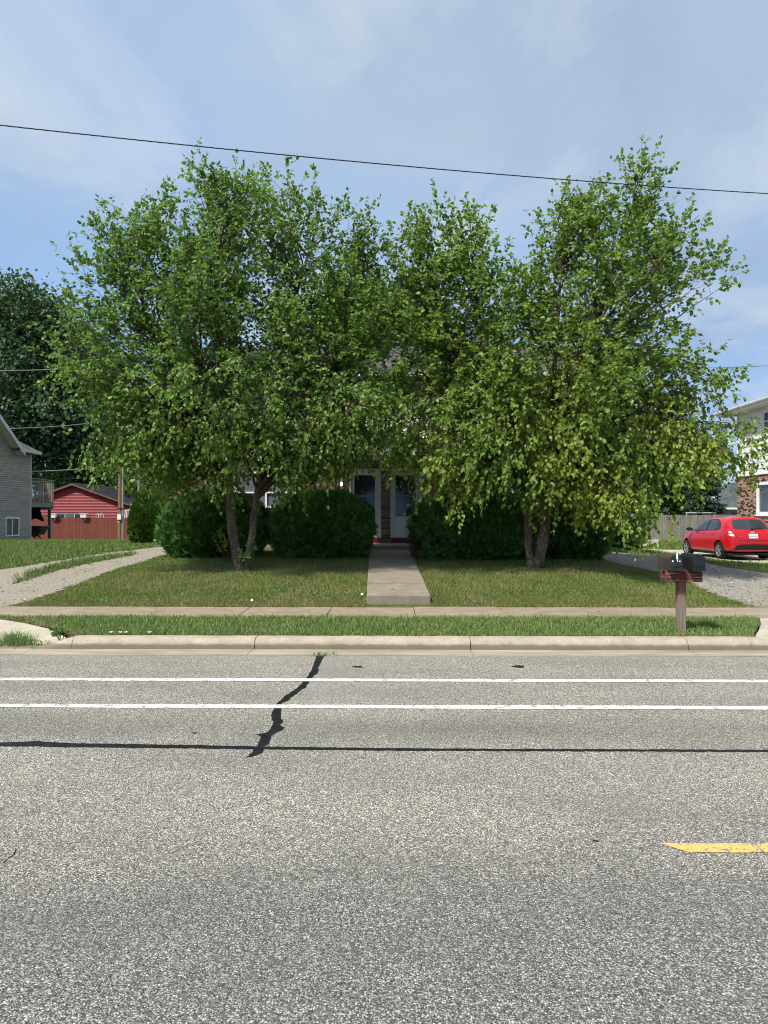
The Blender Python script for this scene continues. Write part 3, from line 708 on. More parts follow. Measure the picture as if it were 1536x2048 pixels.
def clap(parent, fr, rng, z0, z1, pitch, mat, ops=(), name='siding_board', proud=.022):
    """lapped boards, one object each; rng(z) gives the span at height z"""
    n = max(1, round((z1 - z0) / pitch)); pitch = (z1 - z0) / n
    for i in range(n):
        za, zb = z0 + i * pitch, z0 + (i + 1) * pitch
        (a0, a1), (b0, b1) = rng(za), rng(zb - .001)
        if a1 - a0 < .04: continue
        for s0, s1 in cut(a0, a1, (za + zb) / 2, ops):
            t0 = b0 if s0 == a0 else s0; t1 = b1 if s1 == a1 else s1
            if t1 < t0: t0 = t1 = (s0 + s1) / 2
            mb = MB()
            mb.add([fr.p(s0, 0, za), fr.p(s1, 0, za), fr.p(s1, proud, za), fr.p(s0, proud, za), fr.p(t0, 0, zb - .001), fr.p(t1, 0, zb - .001), fr.p(t1, .002, zb - .001), fr.p(t0, .002, zb - .001)],
                   [(3, 2, 1, 0), (4, 5, 6, 7), (0, 1, 5, 4), (1, 2, 6, 5), (2, 3, 7, 6), (3, 0, 4, 7)])
            mb.build(name, mat, parent)
BRK = {}
def brick_mesh(L, mat):
    k = (round(L, 2), mat.name)
    if k not in BRK:
        x, y, z = round(L, 2) / 2, .011, .0285
        me = bpy.data.meshes.new('brick')
        me.from_pydata([(-x, -y, -z), (x, -y, -z), (x, y, -z), (-x, y, -z), (-x, -y, z), (x, -y, z), (x, y, z), (-x, y, z)], [], [(3, 2, 1, 0), (4, 5, 6, 7), (0, 1, 5, 4), (1, 2, 6, 5), (2, 3, 7, 6), (3, 0, 4, 7)])
        me.materials.append(mat); BRK[k] = me
    return BRK[k]
def bricks(parent, fr, u0, u1, z0, z1, ops, near, mat, mort, seed=1):
    """running bond; bricks for which near(u, z) holds are objects, the others one joined part"""
    r = random.Random(seed); rest = MB(); rnds = []; cnt = 0
    mb = MB()
    for s0, s1, zz0, zz1 in [(u0, u1, z0, z1)]:
        zs = sorted({zz0, zz1} | {z for o in ops for z in o[2:4] if zz0 < z < zz1})
        for i in range(len(zs) - 1):
            for a, b in cut(s0, s1, (zs[i] + zs[i + 1]) / 2, ops): fr.box(mb, a, b, -.10, 0, zs[i], zs[i + 1])
    mb.build('mortar', mort, parent)
    ang = math.atan2(fr.u.y, fr.u.x); rows = int((z1 - z0) / .0762)
    for j in range(rows):
        zc = z0 + (j + .5) * .0762
        for a, b in cut(u0, u1, zc, ops):
            edges = [a]; x = math.floor(a / .2032) * .2032 + (.1016 if j % 2 else 0)
            while x < b - .03:
                if x > a + .03: edges.append(x)
                x += .2032
            edges.append(b)
            for k in range(len(edges) - 1):
                L = edges[k + 1] - edges[k] - .010; uc = (edges[k] + edges[k + 1]) / 2
                if L < .02: continue
                c = fr.p(uc, -.002 + r.uniform(-.002, .002), zc)
                if near(uc, zc) and cnt < 300:
                    o = bpy.data.objects.new('brick', brick_mesh(L, mat)); C.objects.link(o); o.parent = parent; cnt += 1
                    o.location = c - ORI[parent.name]; o.rotation_euler = (0, 0, ang)
                else:
                    fr.box(rest, uc - L / 2, uc + L / 2, -.013, .009, zc - .0285, zc + .0285); rnds.append(r.random())
    if rnds:
        o = rest.build('brickwork', mat, parent, kind='stuff')
        at = o.data.attributes.new('rnd', 'FLOAT', 'POINT'); at.data.foreach_set('value', np.repeat(np.array(rnds, np.float32), 8))
def window(parent, fr, u0, u1, z0, z1, mat, glass, cols=1, rails=(), fw=.06, depth=.05, sill=True, proud=.02):
    """framed window with one pane per light"""
    mb = MB()
    fr.box(mb, u0, u1, -depth, proud, z1 - fw, z1); fr.box(mb, u0, u1, -depth, proud, z0, z0 + fw)
    fr.box(mb, u0, u0 + fw, -depth, proud - .001, z0 + fw, z1 - fw); fr.box(mb, u1 - fw, u1, -depth, proud - .001, z0 + fw, z1 - fw)
    zs = [z0 + fw] + list(rails) + [z1 - fw]; us = [u0 + fw + (u1 - u0 - 2 * fw) * i / cols for i in range(cols + 1)]
    for u in us[1:-1]: fr.box(mb, u - .025, u + .025, -depth, proud - .008, z0 + fw, z1 - fw)
    for z in rails: fr.box(mb, u0 + fw, u1 - fw, -depth, proud - .011, z - .022, z + .022)
    w = mb.build('window', mat, parent)
    for i in range(cols):
        for j in range(len(zs) - 1):
            g = MB(); fr.box(g, us[i] + .004, us[i + 1] - .004, -depth - .012, -depth + .010, zs[j] + .003, zs[j + 1] - .003)
            g.build('pane', glass[(i + j) % len(glass)] if isinstance(glass, list) else glass, w)
    if sill:
        s = MB(); fr.box(s, u0 - .04, u1 + .04, -.01, proud + .05, z0 - .05, z0 - .002); s.build('sill', mat, w)
    return w
def courses(parent, a, b, c, d, n, mat, name='shingle_course', th=.012):
    """roof slope a-b (eave) to d-c (ridge) laid as n lapped courses"""
    a, b, c, d = map(Vector, (a, b, c, d)); up = (b - a).cross(d - a).normalized()
    if up.z < 0: up = -up
    r = random.Random(n)
    for i in range(n):
        t0, t1 = i / n, (i + 1.12) / n; t1 = min(t1, 1)
        p = [a.lerp(d, t0), b.lerp(c, t0), b.lerp(c, t1), a.lerp(d, t1)]
        q = [p[0] + up * th * 1.8, p[1] + up * th * 1.8, p[2] + up * th * .5, p[3] + up * th * .5]
        MB().add(p + q, [(3, 2, 1, 0), (4, 5, 6, 7), (0, 1, 5, 4), (1, 2, 6, 5), (2, 3, 7, 6), (3, 0, 4, 7)]).build(name, mat, parent)
# ------------------------------------------------------------------ the duplex behind the birches
HY = 21.7; HL, HR = XA(348, HY), XA(348, HY) + 12.66
house = empty('duplex_house', (-.2, HY, .6), label='two storey duplex, brown brick below white siding, behind the two birches', cat='house')
ff = Fr((0, HY, 0), (1, 0, 0), (0, -1, 0))
core = MB(); core.box2((HL + .02, HY + .16, .3), (HR - .02, HY + 8.2, 6.05)); core.build('wall_core', M['white_siding'], house)
fd = MB(); ff.box(fd, HL, HR, -.16, .03, .3, .93); fd.build('foundation', M['found'], house)
d1 = (XA(699, HY), XA(762, HY)); d2 = (XA(781, HY), XA(844, HY)); mid = (d1[1] + d2[0]) / 2
wl = (XA(470, HY), XA(594, HY)); wr = (2 * mid - wl[1], 2 * mid - wl[0])
ops = [(d1[0], d1[1], .90, 3.21), (d2[0], d2[1], .90, 3.21), (wl[0], wl[1], 2.02, 3.14), (wr[0], wr[1], 2.02, 3.14)]
bricks(house, ff, HL, HR, .935, 3.46, ops, lambda u, z: (-1.95 < u < d2[1] + .35 and z > 1.0), M['brick'], M['mortar'], 4)
up = [(XA(440, HY), XA(505, HY), 4.30, 5.50), (XA(605, HY), XA(655, HY), 4.40, 5.50)]
up += [(2 * mid - b, 2 * mid - a, c, d) for a, b, c, d in up]
bt = MB(); ff.box(bt, HL - .02, HR + .02, -.1, .035, 3.462, 3.56); bt.build('belt_board', M['white_siding'], house)
bk = MB()
zs = [3.56, 4.30, 4.40, 5.50, 6.05]
for i in range(4):
    for a, b in cut(HL, HR, (zs[i] + zs[i + 1]) / 2, up): ff.box(bk, a, b, -.13, -.004, zs[i], zs[i + 1])
bk.build('sheathing', M['white_siding'], house)
clap(house, ff, lambda z: (HL, HR), 3.565, 6.02, .127, M['white_siding'], up)
for w in up: window(house, ff, w[0], w[1], w[2], w[3], M['white'], [M['glass_b'], M['screen']], 1, ((w[2] + w[3]) / 2,))
window(house, ff, wl[0], wl[1], 2.02, 3.14, M['white'], M['screen'], 2, (2.5,))
window(house, ff, wr[0], wr[1], 2.02, 3.14, M['white'], M['glass_b'], 2, (2.5,))
def storm_door(u0, u1):
    fm = MB(); ff.box(fm, u0, u0 + .045, -.09, .02, .985, 3.205); ff.box(fm, u1 - .045, u1, -.09, .02, .985, 3.205); ff.box(fm, u0 + .045, u1 - .045, -.09, .019, 3.155, 3.205)
    fm.build('door_frame', M['door'], house)
    a, b = u0 + .05, u1 - .05; z0, z1 = 1.15, 3.15; g0, g1, gz0, gz1 = a + .095, b - .13, 1.78, 3.02
    d = MB(); ff.box(d, a, g0, -.055, -.012, z0, z1); ff.box(d, g1, b, -.055, -.012, z0, z1); ff.box(d, g0, g1, -.055, -.0125, z0, gz0); ff.box(d, g0, g1, -.055, -.0125, gz1, z1)
    do = d.build('door', M['door'], house)
    be = MB(); ff.box(be, g0 - .018, g0, -.012, -.002, gz0 - .018, gz1 + .018); ff.box(be, g1, g1 + .018, -.012, -.002, gz0 - .018, gz1 + .018); ff.box(be, g0, g1, -.0122, -.003, gz0 - .018, gz0); ff.box(be, g0, g1, -.0122, -.003, gz1, gz1 + .018)
    be.build('glazing_bead', M['white'], do)
    for q0, q1 in ((gz0, 2.385), (2.405, gz1)):
        gl = MB(); ff.box(gl, g0 + .002, g1 - .002, -.045, -.035, q0 + .002, q1 - .002); gl.build('pane', M['glass'], do)
    mr_ = MB(); ff.box(mr_, g0, g1, -.04, -.013, 2.386, 2.404); mr_.build('mid_rail', M['trim_g'], do)
    h = MB(); ff.box(h, b - .055, b - .03, -.012, .006, 2.02, 2.16); h.tube([ff.p(b - .043, .006, 2.08), ff.p(b - .043, .045, 2.08), ff.p(b - .085, .05, 2.08)], .009, 6); h.build('handle', M['chrome'], do)
    s = MB(); ff.box(s, u0 + .01, u1 - .01, -.08, .04, .988, 1.145); s.build('door_sill', M['red_dark'], house)
storm_door(*d1); storm_door(*d2)
# roof of the duplex
EY, EZ, RY, RZ = HY - .5, 5.98, HY + 4.1, 7.83
rl, rr_ = HL - .35, HR + .35
rf = MB(); rf.prism([(rl, EY, EZ), (rl, RY, RZ), (rl, 2 * RY - EY, EZ), (rl, RY, RZ - .14), (rl, EY + .02, EZ - .12)][:3] + [(rl, 2 * RY - EY, EZ - .1), (rl, EY, EZ - .1)], (rr_ - rl, 0, 0)); roof = rf.build('roof', M['shingle'], house)
courses(roof, (rl - .02, EY - .03, EZ - .005), (rr_ + .02, EY - .03, EZ - .005), (rr_ + .02, RY, RZ + .004), (rl - .02, RY, RZ + .004), 32, M['shingle'])
fa = MB(); fa.box2((rl, EY - .022, EZ - .16), (rr_, EY - .002, EZ - .012)); fa.build('fascia', M['white'], roof)
gu = MB(); gu.box2((rl, EY - .12, EZ - .11), (rr_, EY - .024, EZ - .02)); gu.build('rain_gutter', M['gutter_w'], roof)
# porch: stoop, red posts, low gable roof
PYF = 19.45
pz = MB(); pz.box2((XA(688, 20), 19.88, .55), (XA(852, 20), HY - .02, .985)); pz.build('stoop', M['stoop'], house, bevel=.015)
pl, pr = XA(648, PYF), 2 * mid - XA(648, PYF); pm = (pl + pr) / 2
roofp = MB(); roofp.prism([(pl, PYF, 3.74), (pm, PYF, 4.05), (pr, PYF, 3.74), (pr, PYF, 3.66), (pm, PYF, 3.96), (pl, PYF, 3.66)], (0, HY - PYF - .04, 0)); pro = roofp.build('porch_roof', M['trim_cream'], house)
courses(pro, (pl - .03, HY - .05, 3.743), (pl - .03, PYF - .03, 3.743), (pm, PYF - .03, 4.056), (pm, HY - .05, 4.056), 9, M['shingle'])
courses(pro, (pr + .03, PYF - .03, 3.743), (pr + .03, HY - .05, 3.743), (pm, HY - .05, 4.056), (pm, PYF - .03, 4.056), 9, M['shingle'])
gb = MB(); gb.prism([(pl + .28, PYF + .12, 3.45), (pr - .28, PYF + .12, 3.45), (pr - .28, PYF + .12, 3.69), (pm, PYF + .12, 3.95), (pl + .28, PYF + .12, 3.69)], (0, .10, 0)); gb.build('porch_gable', M['trim_cream'], pro)
be = MB(); be.box2((pl + .25, PYF + .10, 3.44), (pr - .25, PYF + .24, 3.60)); be.build('porch_beam', M['white'], pro)
cl = MB(); cl.box2((pl + .3, PYF + .25, 3.52), (pr - .3, HY - .03, 3.56)); cl.build('porch_ceiling', M['soffit'], pro)
for px in (675, 868):
    x = XA(px, PYF + .2); po = MB(); po.box2((x - .075, PYF + .10, ztf(x, PYF) - .1), (x + .075, PYF + .25, 3.439)); post = po.build('porch_post', M['red_paint'], house, bevel=.006)
    if px == 675:
        for ch, zz in (('1', 2.665), ('2', 2.555)):
            cu = bpy.data.curves.new('digit', 'FONT'); cu.body = ch; cu.size = .115; cu.extrude = .004; cu.align_x = 'CENTER'; cu.align_y = 'CENTER'
            cu.materials.append(M['white']); t = text_mesh('house_number', cu); t.parent = post
            t.location = Vector((x, PYF + .094, zz)) - ORI[house.name]; t.rotation_euler = (R(90), 0, 0)
# lit wall lantern
lx, lz = XA(683, HY), 2.68
lamp = empty('wall_lantern', (lx, HY - .08, lz), label='lit black wall lantern beside the storm door', cat='lamp')
mb = MB()
for s in (-1, 1):
    for q in (-1, 1): mb.bar((lx + s * .055, HY - .11 + q * .055, lz), (lx + s * .068, HY - .11 + q * .068, lz + .17), .012)
mb.box((lx, HY - .11, lz - .008), (.13, .13, .016)); mb.box((lx, HY - .03, lz + .12), (.06, .055, .14)); mb.build('lamp_frame', M['lamp_black'], lamp)
mb = MB(); k = .085; b4 = [(lx - k, HY - .11 - k, lz + .17), (lx + k, HY - .11 - k, lz + .17), (lx + k, HY - .11 + k * .75, lz + .17), (lx - k, HY - .11 + k * .75, lz + .17)]
mb.add(b4 + [(lx - .03, HY - .14, lz + .27), (lx + .03, HY - .14, lz + .27), (lx + .03, HY - .08, lz + .27), (lx - .03, HY - .08, lz + .27)], [(3, 2, 1, 0), (4, 5, 6, 7), (0, 1, 5, 4), (1, 2, 6, 5), (2, 3, 7, 6), (3, 0, 4, 7)])
mb.tube([(lx, HY - .11, lz + .27), (lx, HY - .11, lz + .30), (lx, HY - .11, lz + .33)], [.018, .02, .004], 6); mb.build('lamp_cap', M['lamp_black'], lamp)
t = NT('lit_bulb'); t.b.inputs['Emission Color'].default_value = (1, .86, .62, 1); t.b.inputs['Emission Strength'].default_value = 5; M['bulb'] = t.done((.9, .85, .75), .4)
mb = MB(); mb.tube([(lx, HY - .11, lz + .012), (lx, HY - .11, lz + .03), (lx, HY - .11, lz + .06), (lx, HY - .11, lz + .10), (lx, HY - .11, lz + .13)], [.016, .03, .042, .038, .012], 10); mb.build('bulb', M['bulb'], lamp, smooth='all')
# ------------------------------------------------------------------ grey sided house at the left edge
GX = -18.18; GYF = 36.2; gz = .60
grey = empty('grey_house', (GX - 4, 32, gz), label='grey vinyl sided house with steep gable at the left edge', cat='house')
gf = Fr((GX, GYF, 0), (0, -1, 0), (1, 0, 0))          # u runs towards the street
GU = 12.0; SL = .66; GE = 4.98; G0, G1 = 1.75, 10.2; tz = GE + SL * (G1 - G0) / 2
def grng(z):
    if z < GE: return (.07, GU)
    k = (z - GE) / SL; return (G0 + k, G1 - k)
mb = MB(); mb.prism([gf.p(0, -.006, gz), gf.p(GU, -.006, gz), gf.p(GU, -.006, GE), gf.p(G1, -.006, GE), gf.p((G0 + G1) / 2, -.006, tz), gf.p(G0, -.006, GE), gf.p(0, -.006, GE)], (-9, 0, 0)); mb.build('wall_core', M['grey_siding'], grey)
wg = (1.18, 2.42, .86, 1.76)
clap(grey, gf, grng, gz + .22, tz - .1, .102, M['grey_siding'], [wg], proud=.038)
mb = MB(); gf.box(mb, -.02, .07, -.05, .03, gz + .15, GE); mb.build('corner_post', M['trim_g'], grey)
mb = MB(); gf.box(mb, 0, GU, -.2, -.02, gz - .4, gz + .22); mb.build('foundation', M['found'], grey)
mb = MB(); gf.box(mb, wg[0], wg[1], -.004, .001, wg[2], wg[3]); mb.build('reveal', M['dark'], grey)
window(grey, gf, wg[0], wg[1], wg[2], wg[3], M['white'], [M['glass'], M['screen']], 2, (), .06, -.004, False, .05)
ov = .40
def gp(u, x, z): return Vector((GX + x, GYF - u, z))
gm = (G0 + G1) / 2
mb = MB()       # main roof: eave along this wall on both sides of the cross gable
for ua, ub in ((-.25, G0 + .15), (G1 - .15, GU)):
    mb.add([gp(ua, ov, GE + .06), gp(ub, ov, GE + .06), gp(ub, -4.6, GE + 2.6), gp(ua, -4.6, GE + 2.6), gp(ub, -9.6, GE + .06), gp(ua, -9.6, GE + .06)] + [gp(ua, ov, GE - .04), gp(ub, ov, GE - .04), gp(ub, -9.6, GE - .04), gp(ua, -9.6, GE - .04)],
           [(0, 1, 2, 3), (3, 2, 4, 5), (6, 9, 8, 7), (0, 6, 7, 1), (5, 4, 8, 9), (0, 3, 5, 9, 6), (1, 7, 8, 4, 2)])
groof = mb.build('roof', M['shingle_b'], grey)
mb = MB(); mb.box2(gp(-.26, ov + .002, GE - .06), gp(G0 + .1, ov + .028, GE + .09)); mb.box2(gp(-.28, -1.2, GE - .06), gp(-.252, ov + .028, GE + .09)); mb.build('fascia', M['trim_g'], groof)
mb = MB()       # cross gable
mb.add([gp(G0 - .3, ov, GE - .2 + .14), gp(gm, ov, tz + .14), gp(G1 + .3, ov, GE - .2 + .14), gp(G0 - .3, -4.6, GE - .06), gp(gm, -4.6, tz + .14), gp(G1 + .3, -4.6, GE - .06)] + [gp(G0 - .3, ov, GE - .14), gp(gm, ov, tz + .06), gp(G1 + .3, ov, GE - .14), gp(G0 - .3, -4.6, GE - .14), gp(gm, -4.6, tz + .06), gp(G1 + .3, -4.6, GE - .14)],
       [(0, 1, 4, 3), (1, 2, 5, 4), (9, 10, 7, 6), (10, 11, 8, 7), (0, 6, 7, 1), (1, 7, 8, 2), (0, 3, 9, 6), (2, 8, 11, 5)])
mb.build('cross_gable', M['shingle_b'], groof)
for s_ in (0, 1):
    ue = G0 - .32 if s_ == 0 else G1 + .32
    mb = MB(); mb.prism([gp(ue, ov + .03, GE - .26), gp(gm, ov + .03, tz - .06), gp(gm, ov + .03, tz + .17), gp(ue, ov + .03, GE - .03)], (.03, 0, 0)); mb.build('rake_board', M['trim_g'], groof)
    mb = MB(); mb.prism([gp(ue, .012, GE - .225), gp(gm, .012, tz - .02), gp(gm, .012, tz + .05), gp(ue, .012, GE - .155)], (ov + .01, 0, 0)); mb.build('soffit', M['trim_g'], groof)
# deck on the rear of the grey house
deck = empty('raised_deck', (GX, 37.5, .5), label='weathered wooden deck with baluster railing behind the grey house', cat='deck')
y0, y1 = GYF + .05, GYF + 2.45; dx0 = GX - 3
mb = MB(); mb.box2((dx0, y0, 2.37), (GX, y1, 2.45)); mb.build('deck_floor', M['deck'], deck)
mb = MB(); mb.box2((GX - .04, y0, 2.28), (GX + .02, y1, 2.50)); mb.box2((dx0, y1 - .04, 2.2), (GX, y1 + .02, 2.46)); mb.build('rim_joist', M['deck'], deck)
mb = MB(); mb.box2((GX - .06, y0, 3.70), (GX + .05, y1 + .05, 3.74)); mb.box2((GX - .05, y0, 2.52), (GX - .01, y1, 2.59)); mb.box2((dx0, y1 - .05, 3.66), (GX, y1 + .04, 3.70)); mb.build('rail', M['deck'], deck)
bm_ = MB(); bm_.box2((GX - .012, -.017, 2.48), (GX + .016, .017, 3.70)); first = None
for i in range(19):
    y = y0 + .06 + i * (y1 - y0 - .1) / 18
    if first is None:
        o = bm_.build('baluster', M['deck'], deck); first = o
    else:
        o = first.copy(); C.objects.link(o); o.parent = deck
    o.location = (0, y, 0)
for i in range(20):
    q = first.copy(); C.objects.link(q); q.parent = deck; q.location = (-.1 - i * .145, y1 + .01, -.02)
for x, y in ((GX - .1, y1 - .25), (GX - 2.8, y1 - .25)):
    mb = MB(); mb.box2((x - .06, y - .06, .2), (x + .06, y + .06, 2.37)); mb.build('deck_post', plain('dark_post', (.10, .095, .08), .8, .2) if x > GX - 1 else M['deck'], deck)
mb = MB(); mb.box2((dx0, y1 - .34, 2.16), (GX + .02, y1 - .2, 2.368)); mb.build('beam', M['deck'], deck)
# black tarp hung under the deck, and a dark tip cart
mb = MB(); n = 8
for i in range(n + 1):
    for j in range(6):
        u, v = i / n, j / 5
        mb.v.append((GX - 1.6 + 1.45 * u, GYF + 1.2 + .5 * v + .06 * math.sin(u * 9 + v * 4), 2.33 - v * (.95 - .25 * u + .12 * math.sin(u * 7)) + .03 * math.sin(u * 12)))
for i in range(n):
    for j in range(5): mb.f.append((i * 6 + j, i * 6 + j + 1, (i + 1) * 6 + j + 1, (i + 1) * 6 + j))
nv = len(mb.v); mb.v += [(x, y + .03, z + .01) for x, y, z in mb.v]; mb.f += [tuple(nv + k for k in reversed(f)) for f in mb.f]
setp(mb.build('tarp', M['tarp'], None, (GX - .9, GYF + 1.4, 1.4), smooth=True), 'black tarp sagging from the underside of the wooden deck', 'tarp')
cart = empty('tip_cart', (GX - .75, 37.6, .45), label='dark green tip cart parked under the deck', cat='cart')
cx, cy = GX - .62, 37.55
def frust(mb, c, a, b, z0, z1):
    v = [(c[0] + sx * a[0], c[1] + sy * a[1], z0) for sx, sy in ((-1, -1), (1, -1), (1, 1), (-1, 1))] + [(c[0] + sx * b[0], c[1] + sy * b[1], z1) for sx, sy in ((-1, -1), (1, -1), (1, 1), (-1, 1))]
    return mb.add(v, [(3, 2, 1, 0), (0, 1, 5, 4), (1, 2, 6, 5), (2, 3, 7, 6), (3, 0, 4, 7), (4, 5, 6, 7)])
mb = MB(); frust(mb, (cx, cy), (.52, .3), (.72, .42), .86, 1.28); mb.build('tub', M['cart'], cart)
mb = MB(); mb.box((cx, cy, 1.295), (1.52, .90, .03)); mb.build('rim', M['cart'], cart)
mb = MB(); mb.bar((cx + .1, cy - .25, .88), (cx + .62, cy - .25, .42), .06); mb.bar((cx + .1, cy + .25, .88), (cx + .62, cy + .25, .42), .06); mb.bar((cx - .6, cy, .80), (cx + .4, cy, .80), .08); mb.build('stand', M['cart'], cart)
mb = MB(); mb.tube([(cx - .45, cy - .06, .64), (cx - .45, cy + .06, .64)], .2, 16); mb.build('wheel', M['tarp'], cart)
# ------------------------------------------------------------------ red garage and its fence
AY = 48.2; ax, az = P(141, 965.5, 48).x, 4.05; hw = 3.72; ae = 2.72; ag = .3
gar = empty('red_garage', (ax, AY, ag), label='red sided building with dark gable roof behind the red fence', cat='garage')
af = Fr((ax, AY, 0), (1, 0, 0), (0, -1, 0)); asl = (az - ae) / hw
mb = MB(); mb.prism([af.p(-hw, -.006, ag), af.p(hw, -.006, ag), af.p(hw, -.006, ae - .08), af.p(0, -.006, az - .08), af.p(-hw, -.006, ae - .08)], (0, 9, 0)); mb.build('wall_core', M['red_siding'], gar)
def arng(z):
    k = hw if z < ae - .08 else max(0, (az - .08 - z) / asl); return (-k, k)
aw = (-1.25, .75, 1.45, 2.02)
clap(gar, af, arng, ag + .1, az - .12, .102, M['red_siding'], [aw], proud=.045)
mb = MB(); af.box(mb, aw[0], aw[1], -.006, .001, aw[2], aw[3]); mb.build('reveal', M['dark'], gar)
window(gar, af, aw[0], aw[1], aw[2], aw[3], M['trim_g'], [M['glass'], M['screen'], M['glass']], 3, (), .05, -.004, False, .03)
mb = MB(); mb.prism([(ax - hw - .12, AY - .25, ae - .05), (ax, AY - .25, az), (ax + hw + .12, AY - .25, ae - .05), (ax + hw + .12, AY - .25, ae - .13), (ax, AY - .25, az - .085), (ax - hw - .12, AY - .25, ae - .13)], (0, 9.6, 0)); ar = mb.build('roof', M['shingle_d'], gar)
for s in (-1, 1):
    courses(ar, (ax + s * (hw + .14), AY - .28, ae - .05), (ax + s * (hw + .14), AY + 9.4, ae - .05), (ax, AY + 9.4, az + .008), (ax, AY - .28, az + .008), 14, M['shingle_d'])
    mb = MB(); mb.prism([(ax, AY - .275, az - .02), (ax + s * (hw + .12), AY - .275, ae - .07), (ax + s * (hw + .12), AY - .275, ae - .20), (ax, AY - .275, az - .16)], (0, .022, 0)); mb.build('rake_board', M['brown_trim'], ar)
mb = MB(); mb.box((ax + 2.35, AY + 3.2, 3.28), (.36, .4, .20)); mb.build('roof_vent', M['lamp_black'], ar)
mb = MB(); mb.box2((ax + hw + .14, AY - .2, ae - .16), (ax + hw + .26, AY + 9.2, ae - .05)); mb.build('rain_gutter', M['gutter_w'], ar)
mb = MB(); mb.tube([(ax + hw + .2, AY - .1, ae - .15), (ax + hw + .2, AY - .1, ae - .3), (ax + hw - .02, AY - .12, ae - .55), (ax + hw - .02, AY - .12, .5)], .045, 8); mb.build('downpipe', M['gutter_w'], ar)
FY = 45.2
fence = empty('red_fence', (-20, FY, .3), label='red stained vertical plank fence in front of the red building', cat='fence')
x = -24.0; r = random.Random(8); i = 0; xend = XA(262, FY)
mesh0 = None
while x < xend:
    w = .142; h = 1.75 - .001 * (x + 20) + r.uniform(-.012, .012) + (.10 if x < XA(95, FY) else 0)
    mb = MB(); mb.box2((x + .009, FY - .016 + r.uniform(-.008, .006), .18), (x + w - .009, FY + .012, h)); mb.build('plank', M['red_fence'], fence); x += w; i += 1
for z in (.6, 1.45):
    mb = MB(); mb.box2((-24, FY + .014, z), (xend, FY + .055, z + .09)); mb.build('rail', M['red_fence'], fence)
for px in (60, 157, 262):
    xx = XA(px, FY); mb = MB(); mb.box2((xx - .05, FY + .057, .1), (xx + .05, FY + .15, 1.72)); mb.build('fence_post', M['red_fence'], fence)
# white things hooked over the fence top
def planter(px, lab):
    x = XA(px, FY); e = empty('rail_planter', (x, FY, 1.6), label=lab, cat='planter', group='white planters on the red fence')
    mb = MB(); frust(mb, (x, FY - .14), (.16, .08), (.20, .10), 1.74, 1.98); mb.build('box', M['plastic_w'], e)
    mb = MB(); mb.box2((x - .22, FY - .26, 1.975), (x + .22, FY - .02, 2.0)); mb.build('rim', M['plastic_w'], e)
    mb = MB(); mb.box2((x + .02, FY - .05, 1.56), (x + .05, FY - .026, 1.75)); mb.box2((x + .02, FY - .05, 1.735), (x + .05, FY + .03, 1.765)); mb.build('hook', M['plastic_w'], e)
planter(108.5, 'white planter box on the fence, at the deck end of the garage window'); planter(169, 'white planter box on the fence, at the pole end of the garage window')
mb = MB(); x = XA(198.5, FY)
for k in (-.15, 0, .15): mb.tube([(x + k - .07, FY + .05, 1.6), (x + k - .07, FY + .05, 1.92), (x + k - .03, FY + .05, 1.97), (x + k + .05, FY + .05, 1.97), (x + k + .09, FY + .05, 1.92), (x + k + .09, FY + .05, 1.6)], .013, 6)
setp(mb.build('wire_hoop_rack', M['plastic_w'], None, (x, FY, 1.6)), 'white wire hoops standing up behind the red fence', 'rack')
st = empty('plastic_stool', (XA(250, FY), FY + .6, 1.2), label='white plastic stool beside the utility pole, above the red fence', cat='stool'); x = XA(250, FY)
mb = MB(); mb.box((x, FY + .6, 2.22), (.36, .36, .05)); mb.build('seat', M['plastic_w'], st)
for sx in (-1, 1):
    for sy in (-1, 1): mb = MB(); mb.bar((x + sx * .13, FY + .6 + sy * .13, 2.2), (x + sx * .2, FY + .6 + sy * .2, 1.2), .06); mb.build('leg', M['plastic_w'], st)
tb = empty('garden_shelf', (x, FY + .6, .3), label='dark wooden shelf behind the red fence carrying the stool', cat='shelf')
mb = MB(); mb.box((x, FY + .6, 1.175), (.8, .6, .045)); mb.build('top', M['brown_trim'], tb)
for sx in (-1, 1): mb = MB(); mb.box((x + sx * .35, FY + .6, .7), (.05, .5, .9)); mb.build('leg', M['brown_trim'], tb)
# ------------------------------------------------------------------ white and brick house at the right edge
NX = 15.70; NYF = 33.2; nz = .15
nb = empty('white_house', (NX + 4, 28, nz), label='white sided house with tan and black brick base at the right edge', cat='house')
nf = Fr((NX, NYF, 0), (0, -1, 0), (-1, 0, 0))
NU = 11; nt = 6.42; nbz = 3.58
w1 = (1.75, 4.2, 1.86, 3.26); w2 = (2.30, 4.0, 5.22, 6.25)
mb = MB(); mb.box2((NX + .12, NYF - NU, nz), (NX + 9, NYF - .02, nt)); mb.build('wall_core', M['white_siding_n'], nb)
bricks(nb, nf, 0, NU, .3, nbz, [w1], lambda u, z: u < 3.1 and z > 1.7, M['brick_n'], M['mortar_n'], 6)
mb = MB(); nf.box(mb, 0, NU, -.12, .0, nz - .3, .3); mb.build('foundation', M['found'], nb)
mb = MB()
for a, b in ((0, w2[0]), (w2[1], NU)): nf.box(mb, a, b, -.1, -.001, nbz, nt)
nf.box(mb, w2[0], w2[1], -.1, -.001, nbz, w2[2]); nf.box(mb, w2[0], w2[1], -.1, -.001, w2[3], nt); mb.build('sheathing', M['white_siding_n'], nb)
clap(nb, nf, lambda z: (0, NU), nbz + .01, nt, .25, M['white_siding_n'], [w2], proud=.022)
mb = MB(); nf.box(mb, -.01, NU, -.02, .045, nbz - .03, nbz + .008); mb.build('drip_board', M['brown_trim'], nb)
